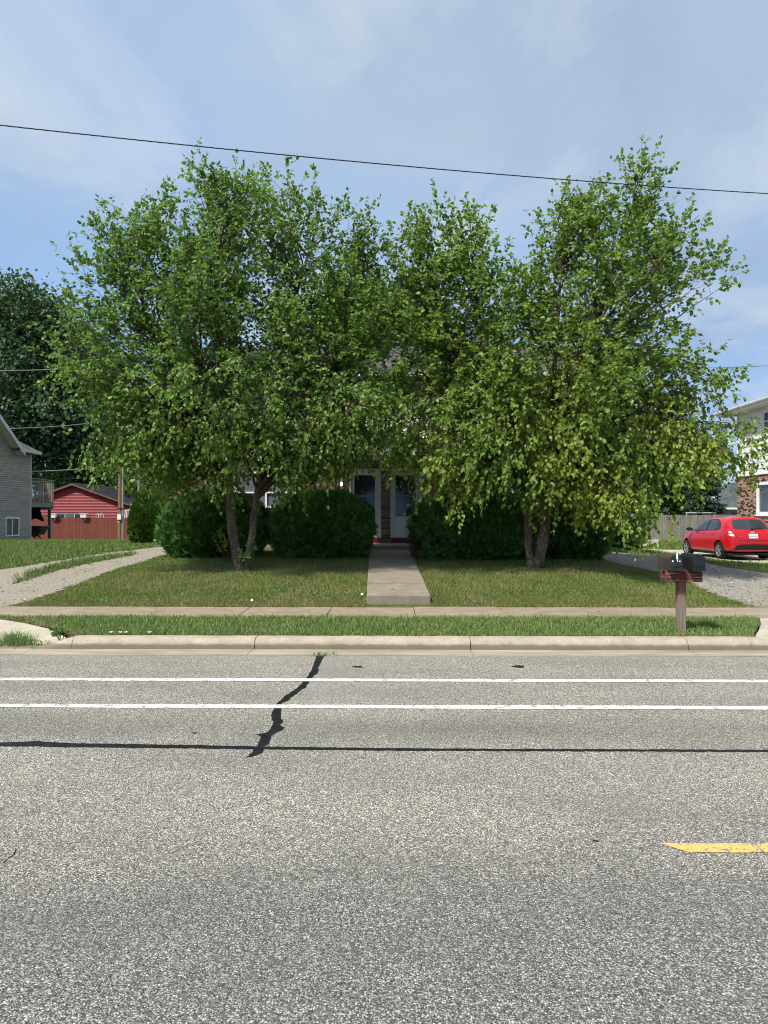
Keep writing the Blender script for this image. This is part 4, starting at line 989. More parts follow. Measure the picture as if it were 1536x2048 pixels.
window(nb, nf, *w1, M['white'], M['glass_b'], 2, (), .13, .06); window(nb, nf, *w2, M['white'], [M['glass'], M['screen']], 2, (5.8,), .09, .05)
exw = NX - .52; ye0, ye1 = NYF + .9, NYF - NU - .6
mb = MB(); mb.prism([(exw, ye0, 6.62), (NX + 4.6, ye0, 8.4), (NX + 9.8, ye0, 6.62), (NX + 9.8, ye0, 6.48), (exw, ye0, 6.48)], (0, ye1 - ye0, 0)); nr = mb.build('roof', M['shingle_g'], nb)
mb = MB(); mb.box2((exw, ye0, 6.425), (NX + .02, ye1, 6.478)); mb.build('soffit', M['soffit'], nr)
mb = MB(); mb.box2((exw - .022, ye0, 6.42), (exw - .002, ye1, 6.62)); mb.build('fascia', M['white'], nr)
mb = MB(); mb.prism([(exw - .024, ye0 + .02, 6.64), (exw - .15, ye0 + .02, 6.64), (exw - .14, ye0 + .02, 6.56), (exw - .10, ye0 + .02, 6.52), (exw - .024, ye0 + .02, 6.52)], (0, ye1 - ye0, 0)); mb.build('rain_gutter', M['gutter_w'], nr)
# low house far behind, between the spruce and the brick wall
bx0 = P(1441, 1000, 55).x; by = 55.6
bh = empty('far_house', (bx0 + 6, by, .3), label='low beige house with slate grey roof far behind the red car', cat='house')
mb = MB(); mb.box2((bx0 + .5, by, .2), (bx0 + 12, by + 8, 2.45)); mb.build('wall', M['beige'], bh)
mb = MB(); mb.add([(bx0, by - .5, 2.45), (bx0 + 12.5, by - .5, 2.45), (bx0 + 12.5, by + 8.5, 2.45), (bx0, by + 8.5, 2.45), (bx0 + 2.6, by + 4, 4.6), (bx0 + 10, by + 4, 4.6)], [(0, 1, 5, 4), (1, 2, 5), (2, 3, 4, 5), (3, 0, 4), (3, 2, 1, 0)]); br = mb.build('roof', M['shingle_g'], bh)
mb = MB(); mb.box2((bx0 - .02, by - .54, 2.36), (bx0 + 12.5, by - .502, 2.50)); mb.build('fascia', M['white'], br)
mb = MB(); mb.box2((bx0 + .35, by + 2.2, 3.0), (bx0 + .9, by + 2.8, 4.15)); mb.build('chimney', M['white'], br)
bf = Fr((0, by, 0), (1, 0, 0), (0, -1, 0)); xw = P(1462, 1000, 55).x
window(bh, bf, xw, xw + .62, 1.90, 2.28, M['white'], M['glass_b'], 1, (), .05, -.004, False, .03)
# weathered fence behind the car
GY = 42.0
fence2 = empty('grey_fence', (11, GY, .4), label='weathered grey plank fence behind the red car and lawn chair', cat='fence')
x = XA(1205, GY); r = random.Random(18); xe = 20.0
while x < xe:
    w = r.uniform(.105, .125); zb = ztf(x, GY); mb = MB()
    mb.box2((x + .008, GY - .015 + r.uniform(-.012, .008), zb - .05), (x + w - .008, GY + .011, zb + 1.50 + r.uniform(-.03, .015))); mb.build('plank', M['grey_fence'], fence2); x += w
x0 = XA(1205, GY)
for z in (.85, 1.62):
    mb = MB(); mb.box2((x0, GY + .018, z), (xe, GY + .06, z + .09)); mb.build('rail', M['grey_fence'], fence2)
for k in range(5):
    xx = x0 + .1 + k * 2.1; mb = MB(); mb.box2((xx - .05, GY + .062, .2), (xx + .05, GY + .15, 1.9)); mb.build('fence_post', M['grey_fence'], fence2)
clo = empty('clothes_line_frame', (P(1400, 1026, 46).x, 46.3, .3), label='white pipe clothes line frame above the grey fence', cat='clothes line')
xa, xb = P(1372, 1026, 46).x, P(1433, 1026, 46).x
mb = MB(); mb.tube([(xa, 46.3, 2.04), (xb, 46.3, 2.04)], .03, 6); mb.build('crossbar', M['trim_g'], clo)
for xx in (xa + .08, xb - .08): mb = MB(); mb.tube([(xx, 46.3, .2), (xx, 46.3, 2.01)], .03, 6); mb.build('post', M['trim_g'], clo)
# ================================================================== TREES AND SHRUBS
def nrm(a): return a / (np.linalg.norm(a, axis=-1, keepdims=True) + 1e-9)
def leaf_mesh(name, pos, ax, nr, L, W, tone, fold=.25, rnd=None):
    n = len(pos); ax = nrm(ax); sd = nrm(np.cross(ax, nr)); up = np.cross(sd, ax)
    def pt(u, v, w): return pos + ax * (L * u)[:, None] + sd * (W * v)[:, None] + up * (W * w)[:, None]
    o = np.ones(n)
    v = np.stack([pt(0 * o, 0 * o, 0 * o), pt(.32 * o, .5 * o, fold * .5 * o), pt(.70 * o, .34 * o, fold * .34 * o), pt(o, 0 * o, -.08 * o), pt(.70 * o, -.34 * o, fold * .34 * o), pt(.32 * o, -.5 * o, fold * .5 * o)], 1).reshape(-1, 3)
    i = np.arange(n)[:, None] * 6
    f = np.concatenate([i + np.array([[0, 1, 2, 3]]), i + np.array([[0, 3, 4, 5]])], 1).reshape(-1)
    return fast_mesh(name, v, f, 4, {'rnd': np.repeat(RNG.random(n) if rnd is None else rnd, 6), 'tone': np.repeat(tone, 6)})
def catmull(pts, n):
    p = np.array(pts, float); p = np.vstack([2 * p[0] - p[1], p, 2 * p[-1] - p[-2]]); out = []
    k = len(p) - 3
    for s in np.linspace(0, k - 1e-6, n):
        i = int(s); t = s - i; a, b, c, d = p[i:i + 4]
        out.append(.5 * ((2 * b) + (-a + c) * t + (2 * a - 5 * b + 4 * c - d) * t * t + (-a + 3 * b - 3 * c + d) * t ** 3))
    return np.array(out)
class Tubes:
    """many thin branches as one mesh, built with numpy"""
    def __init__(s): s.v = []; s.f = []; s.n = 0
    def add(s, pts, r0, r1, k=4):
        pts = np.asarray(pts); m = len(pts); t = nrm(np.gradient(pts, axis=0)); h = np.array([.31, .57, .76]); a = nrm(np.cross(t, h)); b = np.cross(t, a)
        an = np.arange(k) * 2 * np.pi / k; r = np.linspace(r0, r1, m)[:, None, None]
        ring = pts[:, None] + (a[:, None] * np.cos(an)[None, :, None] + b[:, None] * np.sin(an)[None, :, None]) * r
        s.v.append(ring.reshape(-1, 3)); i = np.arange(m - 1)[:, None] * k; j = np.arange(k)[None]; j2 = (j + 1) % k
        s.f.append((np.stack([i + j, i + j2, i + k + j2, i + k + j], -1).reshape(-1) + s.n)); s.n += m * k
    def batch(s, pts, r0, r1, k=3):
        n, m = pts.shape[:2]; t = nrm(np.gradient(pts, axis=1)); a = nrm(np.cross(t, np.array([.31, .57, .76]))); b = np.cross(t, a)
        an = np.arange(k) * 2 * np.pi / k; r = np.linspace(r0, r1, m)[None, :, None, None]
        ring = pts[:, :, None] + (a[:, :, None] * np.cos(an)[None, None, :, None] + b[:, :, None] * np.sin(an)[None, None, :, None]) * r
        s.v.append(ring.reshape(-1, 3)); o = np.arange(n)[:, None, None] * (m * k); i = np.arange(m - 1)[None, :, None] * k; j = np.arange(k)[None, None]; j2 = (j + 1) % k
        s.f.append((np.stack([o + i + j, o + i + j2, o + i + k + j2, o + i + k + j], -1).reshape(-1) + s.n)); s.n += n * m * k
    def mesh(s, name): return fast_mesh(name, np.concatenate(s.v), np.concatenate(s.f), 4, smooth=True)
def birch(label, base, stems, lobes, nprim, seed, leafmat, droop_z, ytone, dens=1.0, LS=1.38):
    lobes = [(l[0], l[1] + 44 * max(0, min(1, (620 - l[1]) / 140))) + tuple(l[2:]) for l in lobes]      # leave room for the upright shoots
    rg = np.random.default_rng(seed)
    root = empty('birch_tree', base, label=label, cat='tree', group='birch trees on the front lawn')
    o0 = np.array(base)
    SP = []; SR = []
    for st in stems:
        pts = catmull([p[:3] for p in st], 34); rad = np.interp(np.linspace(0, len(st) - 1, 34), range(len(st)), [p[3] for p in st])
        pts[4:, :2] += np.cumsum(rg.normal(0, .012, (30, 2)), 0)
        mb = MB(); mb.tube([tuple(p) for p in pts], [float(q) * (1 + .06 * math.sin(i * 2.3)) for i, q in enumerate(rad)], 12); mb.build('trunk', M['bark'], root, smooth='all')
        SP.append(pts); SR.append(rad)
    S = np.concatenate(SP); SRr = np.concatenate(SR)
    low = S[:, 2] > base[2] + 1.3
    S = S[low]; SRr = SRr[low]
    lc = np.array([list(P(l[0], l[1], l[4])) for l in lobes]); lr = np.array([[l[2] / FPX * l[4], l[5], l[3] / FPX * l[4]] for l in lobes]); lv = lr.prod(1) ** .68; lv /= lv.sum(); lv = np.maximum(lv, .012); lv /= lv.sum()
    tb = Tubes(); SP0 = []; SDR = []; SL = []
    Z = np.array([0, 0, 1.])
    for i in range(nprim):
        j = rg.choice(len(lobes), p=lv); u = nrm(rg.normal(0, 1, 3)); rr = rg.random() ** .42
        T = lc[j] + u * rr * lr[j]
        hd = np.linalg.norm(S[:, :2] - T[:2], axis=1)
        want = T[2] - S[:, 2]
        lowb = np.clip((droop_z - T[2]) / 2.2, 0, 1)
        rise = .75 - .85 * lowb
        cost = np.abs(want - rise * hd - .15) + hd * .55 + rg.uniform(0, .35, len(S))
        k = int(np.argmin(cost)); A = S[k]; d = T - A; Ln = np.linalg.norm(d)
        if Ln < .3: continue
        ctrl = A + d * .48 + Z * (Ln * (.12 + .26 * lowb)) + rg.normal(0, .10, 3) * Ln * .5
        m = max(6, int(Ln * 5)); t = np.linspace(0, 1, m)[:, None]
        pts = A * (1 - t) ** 2 + ctrl * 2 * t * (1 - t) + T * t * t
        pts[1:-1] += rg.normal(0, .018, (m - 2, 3))
        if T[2] > droop_z + .6:        # upper shoots turn up at the end
            pts += Z * (t ** 3) * .12
        else: pts -= Z * (t ** 3) * .12
        r0 = min(.006 + .0085 * Ln, SRr[k] * .6 + .004); tb.add(pts, r0, .0035, 5)
        ns = int(max(4, Ln * 3.0) * dens) + 1
        f = rg.uniform(.22, 1.0, ns); f[-1] = 1.0
        p0 = np.stack([np.interp(f, t[:, 0], pts[:, c]) for c in range(3)], -1); i0 = np.minimum((f * (m - 1)).astype(int), m - 2); tan = nrm(pts[i0 + 1] - pts[i0])
        upz = np.clip((p0[:, 2] - droop_z) / 1.5, -1, 1); last = (np.arange(ns) == ns - 1)
        SDR.append(nrm(tan * np.where(last, 1.4, .75)[:, None] + rg.normal(0, .62, (ns, 3)) + Z * (.34 * upz + .05)[:, None]))
        SL.append(np.where(last, rg.uniform(.35, .6, ns), rg.uniform(.35, .85, ns) * (1.05 - .35 * f))); SP0.append(p0)
    p0 = np.concatenate(SP0); dr = np.concatenate(SDR); L2 = np.concatenate(SL); upz = np.clip((p0[:, 2] - droop_z) / 1.5, -1, 1)
    g = np.where(upz < -.1, .18, np.where(upz < .5, .06, -.12)) * 1.8
    def sec(i, f): return p0[i] + dr[i] * (L2[i] * f)[:, None] - Z * (f ** 2 * L2[i] * g[i])[:, None]
    n2 = len(p0); ids = np.arange(n2); tb.batch(np.stack([sec(ids, np.full(n2, f)) for f in (0, .25, .5, .75, 1)], 1), .0042, .0018)
    ntw = 5; ti = np.repeat(ids, ntw); f = rg.uniform(.15, 1, len(ti)); f[::ntw] = 1.0; q0 = sec(ti, f); u3 = upz[ti]; nt = len(ti)
    d3 = nrm(dr[ti] * .8 + rg.normal(0, .6, (nt, 3)) + Z * (.25 * u3 - .25 * (u3 < 0))[:, None])
    hg = (u3 < -.3) & (rg.random(nt) < .35); d3[hg] = nrm(d3[hg] * .5 - Z)
    L3 = rg.uniform(.12, .30, nt) * np.where(u3 < -.3, 1.3, 1.)
    def twg(i, f): return q0[i] + d3[i] * (L3[i] * f)[:, None] - Z * (f ** 2 * L3[i] * .3 * (u3[i] < .3))[:, None]
    ids = np.arange(nt); tb.batch(np.stack([twg(ids, np.full(nt, f)) for f in (0, .5, 1)], 1), .0020, .0010)
    nl = 5; li = np.repeat(ids, nl); n = len(li); f = rg.uniform(.1, 1, n); f[::nl] = 1.0; q = twg(li, f); tn = d3[li]
    hang = np.clip(.45 - .35 * u3[li], .05, .95); sgn = np.where(np.arange(n) % 2 == 0, 1, -1)[:, None]
    side = nrm(np.cross(tn, rg.normal(0, .5, (n, 3)) + Z)) * sgn
    ax = tn * .55 + side * .65 - Z * hang[:, None] + rg.normal(0, .28, (n, 3))
    nr = rg.normal(0, .55, (n, 3)) + Z * .55 + np.array([-.1, -.5, 0])
    L = .066 * LS * rg.uniform(.65, 1.25, n); tone = ytone(q) * rg.uniform(.3, 1.0, n)
    me = leaf_mesh('crown', q - o0, ax, nr, L, L * .70, np.clip(tone, 0, 1)); link_mesh('crown', me, leafmat, root)
    me = tb.mesh('branches'); me.transform(Matrix.Translation(-Vector(base))); o = link_mesh('branchwork', me, M['twig'], root); o['kind'] = 'stuff'
    print('birch leaves', len(q))
    return root
def stem(*pts): return [tuple(P(a, b, d)) + (r,) for a, b, d, r in pts]
# left clump
bl = G(484, 1141); dl = bl.y
lobL = [(455, 410, 85, 110, dl + .2, 1.2), (310, 500, 95, 100, dl, 1.5), (560, 495, 130, 130, dl + .3, 1.6), (690, 480, 62, 115, dl + .3, .9), (215, 575, 75, 95, dl, 1.2), (400, 520, 120, 110, dl, 1.6),
        (430, 640, 220, 140, dl - .2, 2.3), (650, 650, 120, 150, dl, 1.7), (250, 700, 130, 100, dl - .4, 1.8), (185, 755, 65, 72, dl - .4, 1.0), (168, 690, 45, 52, dl - .3, .8), (450, 790, 200, 110, dl - .6, 2.2), (640, 770, 150, 115, dl - .5, 1.8),
        (310, 870, 110, 62, dl - .8, 1.3), (540, 880, 170, 60, dl - .7, 1.3), (765, 745, 80, 105, dl - .2, 1.2), (745, 620, 65, 120, dl + .2, 1.0), (600, 880, 50, 35, dl - 1.1, .8), (240, 860, 60, 50, dl - .8, .7), (785, 800, 50, 50, dl - .4, .9), (690, 860, 45, 35, dl - .6, .7), (545, 405, 65, 65, dl + .1, .9), (480, 365, 55, 50, dl, .7), (585, 715, 100, 50, dl + 1.0, .9), (520, 715, 120, 60, dl + 1.2, 1.0), (800, 720, 70, 70, dl + .9, .8)]
birch('birch with two dark stems on the lawn nearer the red fence', tuple(bl),
      [stem((482, 1146, dl, .125), (470, 1090, dl, .105), (462, 1000, dl, .095), (458, 880, dl + .05, .08), (440, 720, dl, .062), (430, 560, dl, .042), (448, 440, dl + .1, .02), (455, 350, dl + .1, .006)),
       stem((494, 1144, dl + .05, .095), (503, 1090, dl, .082), (513, 1000, dl - .05, .07), (535, 880, dl - .05, .058), (575, 720, dl, .045), (600, 570, dl + .1, .03), (640, 440, dl + .2, .008)),
       stem((456, 868, dl, .05), (410, 790, dl - .15, .045), (330, 680, dl - .2, .035), (260, 540, dl - .1, .02), (225, 460, dl, .006)),
       stem((540, 865, dl - .05, .04), (600, 800, dl - .3, .038), (680, 720, dl - .1, .028), (720, 560, dl + .1, .008))],
      lobL, 610, 21, M['leaf_l'], 4.6, lambda q: np.clip((5.0 - q[:, 2]) / 2.6, 0, 1) * .20 + .04)
# right clump
brb = G(1078, 1137); dr_ = brb.y
lobR = [(865, 520, 85, 105, dr_ + .3, 1.2), (950, 495, 58, 90, dr_ + .3, .9), (830, 650, 90, 130, dr_ + .2, 1.4), (945, 680, 135, 145, dr_, 1.9), (1285, 350, 36, 70, dr_, .5), (1270, 395, 50, 60, dr_, .6), (1060, 712, 110, 55, dr_ + .8, .9), (900, 730, 75, 50, dr_ + .9, .8), (1000, 740, 90, 50, dr_ + .9, .8), (1120, 455, 75, 80, dr_, 1.0), (1165, 415, 25, 45, dr_, .5), (1330, 460, 62, 80, dr_, .9),
        (1220, 520, 160, 115, dr_, 1.6), (1400, 555, 70, 40, dr_ - .2, .7), (1180, 680, 190, 130, dr_ - .3, 2.2), (1300, 710, 110, 90, dr_ - .3, 1.5), (1400, 780, 70, 55, dr_ - .6, .9), (1090, 820, 195, 115, dr_ - .7, 2.1), (925, 830, 135, 115, dr_ - .5, 1.7), (1290, 860, 145, 85, dr_ - 1, 1.5),
        (1440, 845, 65, 50, dr_ - 1.2, .8), (1485, 870, 40, 40, dr_ - 1.2, .6), (885, 915, 90, 60, dr_ - .8, 1.0), (812, 868, 50, 40, dr_ - .4, .8), (1250, 965, 70, 60, dr_ - 1.6, .7), (1080, 910, 115, 55, dr_ - .8, 1.0), (1360, 885, 60, 45, dr_ - 1.2, .7), (1245, 1000, 40, 30, dr_ - 1.8, .4), (1050, 650, 80, 70, dr_ + .1, 1.2)]
birch('birch with two stems on the lawn nearer the mailboxes, lower leaves yellowish', tuple(brb),
      [stem((1072, 1142, dr_, .15), (1088, 1060, dr_, .12), (1098, 980, dr_ - .03, .105), (1125, 840, dr_ - .05, .085), (1170, 700, dr_, .065), (1205, 600, dr_, .045), (1255, 450, dr_, .022), (1280, 320, dr_, .005)),
       stem((1064, 1140, dr_ + .03, .10), (1055, 1070, dr_ + .03, .085), (1048, 980, dr_ + .05, .075), (1020, 840, dr_ + .1, .062), (975, 700, dr_ + .2, .045), (950, 560, dr_ + .3, .025), (946, 480, dr_ + .3, .006)),
       stem((1110, 900, dr_ - .05, .05), (1110, 740, dr_ + .1, .045), (1115, 580, dr_ + .1, .03), (1125, 450, dr_ + .1, .015), (1160, 380, dr_, .005)),
       stem((1185, 660, dr_, .035), (1260, 590, dr_ - .1, .03), (1330, 500, dr_ - .1, .018), (1390, 430, dr_, .005)),
       stem((1030, 880, dr_ + .1, .04), (920, 720, dr_ + .2, .034), (870, 600, dr_ + .3, .02), (856, 520, dr_ + .3, .005))],
      lobR, 640, 33, M['leaf_r'], 4.9, lambda q: np.clip((6.4 - q[:, 2]) / 4.2, 0, 1) * (.5 + .5 * np.sin(q[:, 0] * 2.3 + 1.3 * np.sin(q[:, 2] * 2.1))) ** .7 * (.25 + .50 * np.clip((q[:, 0] - 1.5) / 3, 0, 1)) + .04, LS=1.45)
# yellow sapling and broad leaved sprout beside the left stems
def sprig(name, label, base, dirs, nl, size, mat):
    rg = np.random.default_rng(len(label)); e = empty(name, base, label=label, cat='plant'); tb = Tubes(); A = []; B = []; N = []; S_ = []
    for d in dirs:
        d = np.array(d, float); L = np.linalg.norm(d); t = np.linspace(0, 1, 6)[:, None]; pts = d * t - np.array([0, 0, 1.]) * t ** 2 * L * .25; pts[1:] += rg.normal(0, .01, (5, 3)); tb.add(pts, .006, .002, 4)
        tt = rg.uniform(.35, 1, nl)
        q = np.stack([np.interp(tt, t[:, 0], pts[:, c]) for c in range(3)], -1); A.append(q); B.append(rg.normal(0, .6, (nl, 3)) + d / L * .6 - np.array([0, 0, .3])); N.append(rg.normal(0, .4, (nl, 3)) + np.array([-.2, -.6, .6])); S_.append(size * rg.uniform(.7, 1.2, nl))
    q = np.concatenate(A); L = np.concatenate(S_); link_mesh('foliage', leaf_mesh('foliage', q, np.concatenate(B), np.concatenate(N), L, L * .6, np.zeros(len(q))), mat, e)
    link_mesh('stem', tb.mesh('stem'), M['twig'], e); return e
p = G(452, 1128)
sprig('yellow_sapling', 'small yellow leaved sapling against the left birch stem', tuple(p), [(-.05, 0, .95), (-.2, .05, 1.05), (-.28, -.1, .85), (.05, -.1, .75), (-.12, -.1, 1.15)], 26, .055, M['leaf_yel'])
p = P(505, 1085, dl - .2); p2 = G(500, 1143)
sprig('broad_leaf_sprout', 'broad leaved green sprout leaning across the two left birch stems', tuple(p2), [(.12, -.15, .95), (-.18, -.2, .62), (.05, -.2, .8), (-.05, -.25, .5)], 9, .14, M['leaf_big'])
# ------------------------------------------------------------------ clipped thuja shrubs
def shrub(name, label, c, rx, ry, h, n, mat, seed, power=2.3, spray=.135, group='rounded evergreen shrubs in front of the duplex', cone=0.0, fuzz=.075):
    rg = np.random.default_rng(seed); e = empty(name, tuple(c), label=label, cat='shrub', group=group)
    def rad(d):
        a = (np.abs(d[:, 0]) / rx) ** power + (np.abs(d[:, 1]) / ry) ** power + (np.abs(d[:, 2]) / (h * .56)) ** power
        r = a ** (-1 / power)
        lump = np.array([mnoise.noise(Vector((x * 2.4 + seed, y * 2.4, z * 2.4))) * .45 + mnoise.noise(Vector((x * 6 + seed, y * 6, z * 6))) * .38 for x, y, z in d * r[:, None]])
        return r * (1 + .22 * lump)
    cen = np.array([0, 0, h * .44])
    # dense dark heart so that no light passes
    bm = bmesh.new(); bmesh.ops.create_icosphere(bm, subdivisions=4, radius=1)
    d = np.array([v.co[:] for v in bm.verts]); r = rad(d) * .86; pts = d * r[:, None] + cen
    for v, p in zip(bm.verts, pts): v.co = (p[0] * (1 - cone * max(0, p[2]) / h), p[1] * (1 - cone * max(0, p[2]) / h), max(p[2], -.05))
    me = bpy.data.meshes.new('heart'); bm.to_mesh(me); bm.free(); link_mesh('inner_foliage', me, mat, e)
    d = nrm(rg.normal(0, 1, (n, 3)) * np.array([1, 1, .8])); d = d[(d[:, 1] < .55) | (d[:, 2] > .3)]; n = len(d)
    r = rad(d); r *= 1 - np.abs(rg.normal(0, fuzz, n)); pts = d * r[:, None] + cen
    k = pts[:, 2] > -.02; pts, d = pts[k], d[k]; n = len(d); sc = 1 - cone * np.clip(pts[:, 2], 0, None) / h; pts[:, :2] *= sc[:, None]
    # each spray is a flat fan of five blades standing roughly upright, facing outwards
    ax = nrm(d * .75 + np.array([0, 0, .75]) + rg.normal(0, .35, (n, 3))); pl = nrm(np.cross(ax, rg.normal(0, 1, (n, 3)))); sz = spray * rg.uniform(.6, 1.4, n)
    V = []; F = []
    for b, (an, ln) in enumerate(((-.75, .7), (-.35, .92), (0, 1.05), (.35, .9), (.75, .68))):
        dirb = ax * math.cos(an) + pl * math.sin(an); wv = nrm(np.cross(dirb, np.cross(ax, pl))) * (sz * .11)[:, None]
        m_ = pts + dirb * (sz * ln * .45)[:, None]; V += [pts - dirb * .01, m_ - wv, pts + dirb * (sz * ln)[:, None], m_ + wv]
    v = np.stack(V, 1).reshape(-1, 3); i = np.arange(n)[:, None] * 20
    f = np.concatenate([i + np.array([[4 * b, 4 * b + 1, 4 * b + 2, 4 * b + 3]]) for b in range(5)], 1).reshape(-1)
    link_mesh('foliage', fast_mesh('foliage', v, f, 4, {'rnd': np.repeat(rg.random(n), 20)}), mat, e); return e
def place(px0, px1, pyt, pyb, depth_r, dd=0):
    """base centre, half width and height of something seen between these pixels"""
    a = G((px0 + px1) / 2, pyb); d = a.y + depth_r * .9 + dd; l = P(px0, pyb, d); r_ = P(px1, pyb, d)
    zb = ztf((l.x + r_.x) / 2, d); top = P(px0, pyt, d).z
    return Vector(((l.x + r_.x) / 2, d, zb)), (r_.x - l.x) / 2, top - zb
c, w, h = place(318, 536, 988, 1119, .8); shrub('evergreen_shrub', 'rounded dark evergreen shrub behind the left birch stems', c, w, .85, h, 15000, M['thuja'], 1)
c, w, h = place(541, 744, 988, 1120, .8); shrub('evergreen_shrub', 'rounded dark evergreen shrub between the left birch and the front path', c, w, .85, h, 15000, M['thuja'], 2)
c, w, h = place(822, 1085, 985, 1124, .8); e = shrub('evergreen_shrub', 'wide dark evergreen shrub between the front path and the right birch', c, w, .85, h, 16000, M['thuja'], 3)
rg = np.random.default_rng(5); tb = Tubes()
for i in range(150):
    p0 = np.array([-w + rg.uniform(0, .22), rg.uniform(-.5, .2), rg.uniform(0, .5)]); d = np.array([rg.normal(-.08, .13), rg.normal(-.05, .13), rg.uniform(.15, .5)]); t = np.linspace(0, 1, 4)[:, None]; tb.add(p0 + d * t + rg.normal(0, .012, (4, 3)), .005, .0015, 3)
o = link_mesh('dead_twigs', tb.mesh('dead_twigs'), M['dead'], e); o['label'] = 'brown dead twigs'
c, w, h = place(1060, 1212, 1000, 1121, .75); shrub('evergreen_shrub', 'dark evergreen shrub behind the right birch beside the gravel drive', c, w, .8, h, 11000, M['thuja'], 4)
c, w, h = place(258, 306, 985, 1088, .5); shrub('conical_evergreen', 'bright green conical evergreen in front of the red fence', c, w * 1.15, .5, h * 1.04, 7000, M['thuja_l'], 5, 2.2, .10, 'conical evergreens beside the gravel drive', .45, .09)
c, w, h = place(292, 345, 978, 1086, .5, .5); shrub('conical_evergreen', 'conical evergreen half hidden behind the rounded shrub on the left', c, w * 1.1, .5, h * 1.04, 6000, M['thuja_l'], 6, 2.2, .10, 'conical evergreens beside the gravel drive', .45, .09)
c, w, h = place(1232, 1275, 1040, 1102, .5); shrub('small_evergreen', 'small dark evergreen bush beside the lawn chair', c, w, .5, h, 5000, M['thuja'], 7, 2.3, .09, 'small bushes beyond the gravel drive', .2, .08)
c, w, h = place(1208, 1246, 1048, 1100, .45, .4); shrub('small_evergreen', 'small dark bush between the lawn chair bush and the big shrub', c, w, .45, h, 3500, M['thuja'], 8, 2.2, .09, 'small bushes beyond the gravel drive', .1, .1)
# ------------------------------------------------------------------ trees behind
def far_tree(name, label, px, d, top_py, lobes, n, mat, leaf, seed, trunk=.35, group='trees behind the houses', droop=.3):
    rg = np.random.default_rng(seed); b = P(px, HORIZON, d); b.z = ztf(b.x, b.y) - .05; e = empty(name, tuple(b), label=label, cat='tree', group=group)
    top = P(px, top_py, d).z
    mb = MB(); hs = np.linspace(0, 1, 8); mb.tube([(b.x + .3 * math.sin(k * 4 + seed), b.y, b.z + (top - b.z) * .8 * k) for k in hs], [trunk * (1 - .85 * k) + .03 for k in hs], 10); mb.build('trunk', M['bark'], e, smooth='all')
    lim = Tubes(); Q = []; A = []; N = []
    lv = np.array([l[2] * l[3] for l in lobes], float); lv /= lv.sum()
    for l, v in zip(lobes, lv):
        c = np.array(P(l[0], l[1], d + l[4])); rr = np.array([l[2] / FPX * d, min(l[2], l[3]) / FPX * d * .9, l[3] / FPX * d])
        hub = np.array([b.x, b.y, max(b.z + 1.5, c[2] - rr[2] * .8)]); t = np.linspace(0, 1, 6)[:, None]; lim.add(hub * (1 - t) + c * t + np.array([0, 0, 1.]) * (t * (1 - t)) * .8, trunk * .35, .03, 6)
        m = int(n * v); nc = max(14, m // 70)
        cd = nrm(rg.normal(0, 1, (nc, 3))); cd[:, 1] -= np.abs(cd[:, 1]) * (rg.random(nc) < .4) * 1.2; cr = rg.random(nc) ** .35
        cc = c + cd * cr[:, None] * rr                        # tufts on boughs
        for q0 in cc[::3]: lim.add(c * (1 - t) + q0 * t, .05, .012, 4)
        k = rg.integers(0, nc, m); ts = leaf * rg.uniform(2.0, 4.2, nc)
        off = rg.normal(0, 1, (m, 3)) * ts[k][:, None] * np.array([.8, .8, .5]); off[:, 2] -= droop * np.abs(off[:, 0]) 
        q = cc[k] + off; Q.append(q); A.append(rg.normal(0, .6, (m, 3)) + (q - c) / (np.linalg.norm(q - c, axis=1, keepdims=True) + .1) * .6 - np.array([0, 0, droop])); N.append(rg.normal(0, .5, (m, 3)) + np.array([-.1, -.35, .8]))
    q = np.concatenate(Q); L = leaf * rg.uniform(.6, 1.3, len(q)); o0 = np.array(b)
    link_mesh('crown', leaf_mesh('crown', q - o0, np.concatenate(A), np.concatenate(N), L, L * .72, np.zeros(len(q))), mat, e)
    me = lim.mesh('limbs'); me.transform(Matrix.Translation(-b)); o = link_mesh('limbwork', me, M['bark'], e); o['kind'] = 'stuff'; return e
far_tree('maple_tree', 'tall dark maple towering behind the grey house', 40, 62, 550, [(50, 620, 65, 70, 0), (110, 660, 50, 60, 0), (-10, 640, 60, 80, 1), (40, 740, 110, 110, 0), (130, 780, 55, 90, -1), (60, 860, 110, 90, -1), (150, 860, 45, 70, 0), (-60, 800, 80, 140, 2), (20, 930, 80, 50, 0)], 42000, M['maple'], .36, 1, .5)
far_tree('leafy_tree', 'dark tree behind the utility pole, left of the conical evergreens', 175, 68, 640, [(165, 700, 35, 60, 0), (190, 780, 50, 70, 0), (150, 900, 50, 60, 2), (215, 880, 50, 70, 0), (230, 960, 60, 40, 0)], 15000, M['maple'], .34, 2, .35)
far_tree('round_tree', 'lighter green round tree above the red garage roof', 196, 63, 920, [(180, 955, 26, 26, 0), (205, 950, 32, 28, 0), (160, 965, 22, 18, 0)], 6000, M['oak'], .24, 3, .2)
far_tree('leafy_tree', 'green tree behind the second pole beside the duplex', 300, 56, 860, [(295, 930, 50, 60, 0), (340, 940, 45, 60, 0), (270, 980, 45, 40, 0), (320, 1000, 50, 30, 0)], 10000, M['oak'], .26, 4, .25)
far_tree('pale_tree', 'pale sunlit shrubby tree seen past the deck railing', 106, 60, 935, [(104, 960, 18, 24, 0), (118, 965, 14, 20, 0)], 3000, M['leaf_big'], .2, 6, .12)
far_tree('leafy_tree', 'dark leafy tree behind the grey fence, under the right birch', 1290, 52, 850, [(1290, 930, 70, 70, 0), (1350, 960, 60, 60, 0), (1240, 980, 60, 50, 0), (1320, 1000, 80, 35, -1)], 15000, M['oak'], .26, 7, .3)
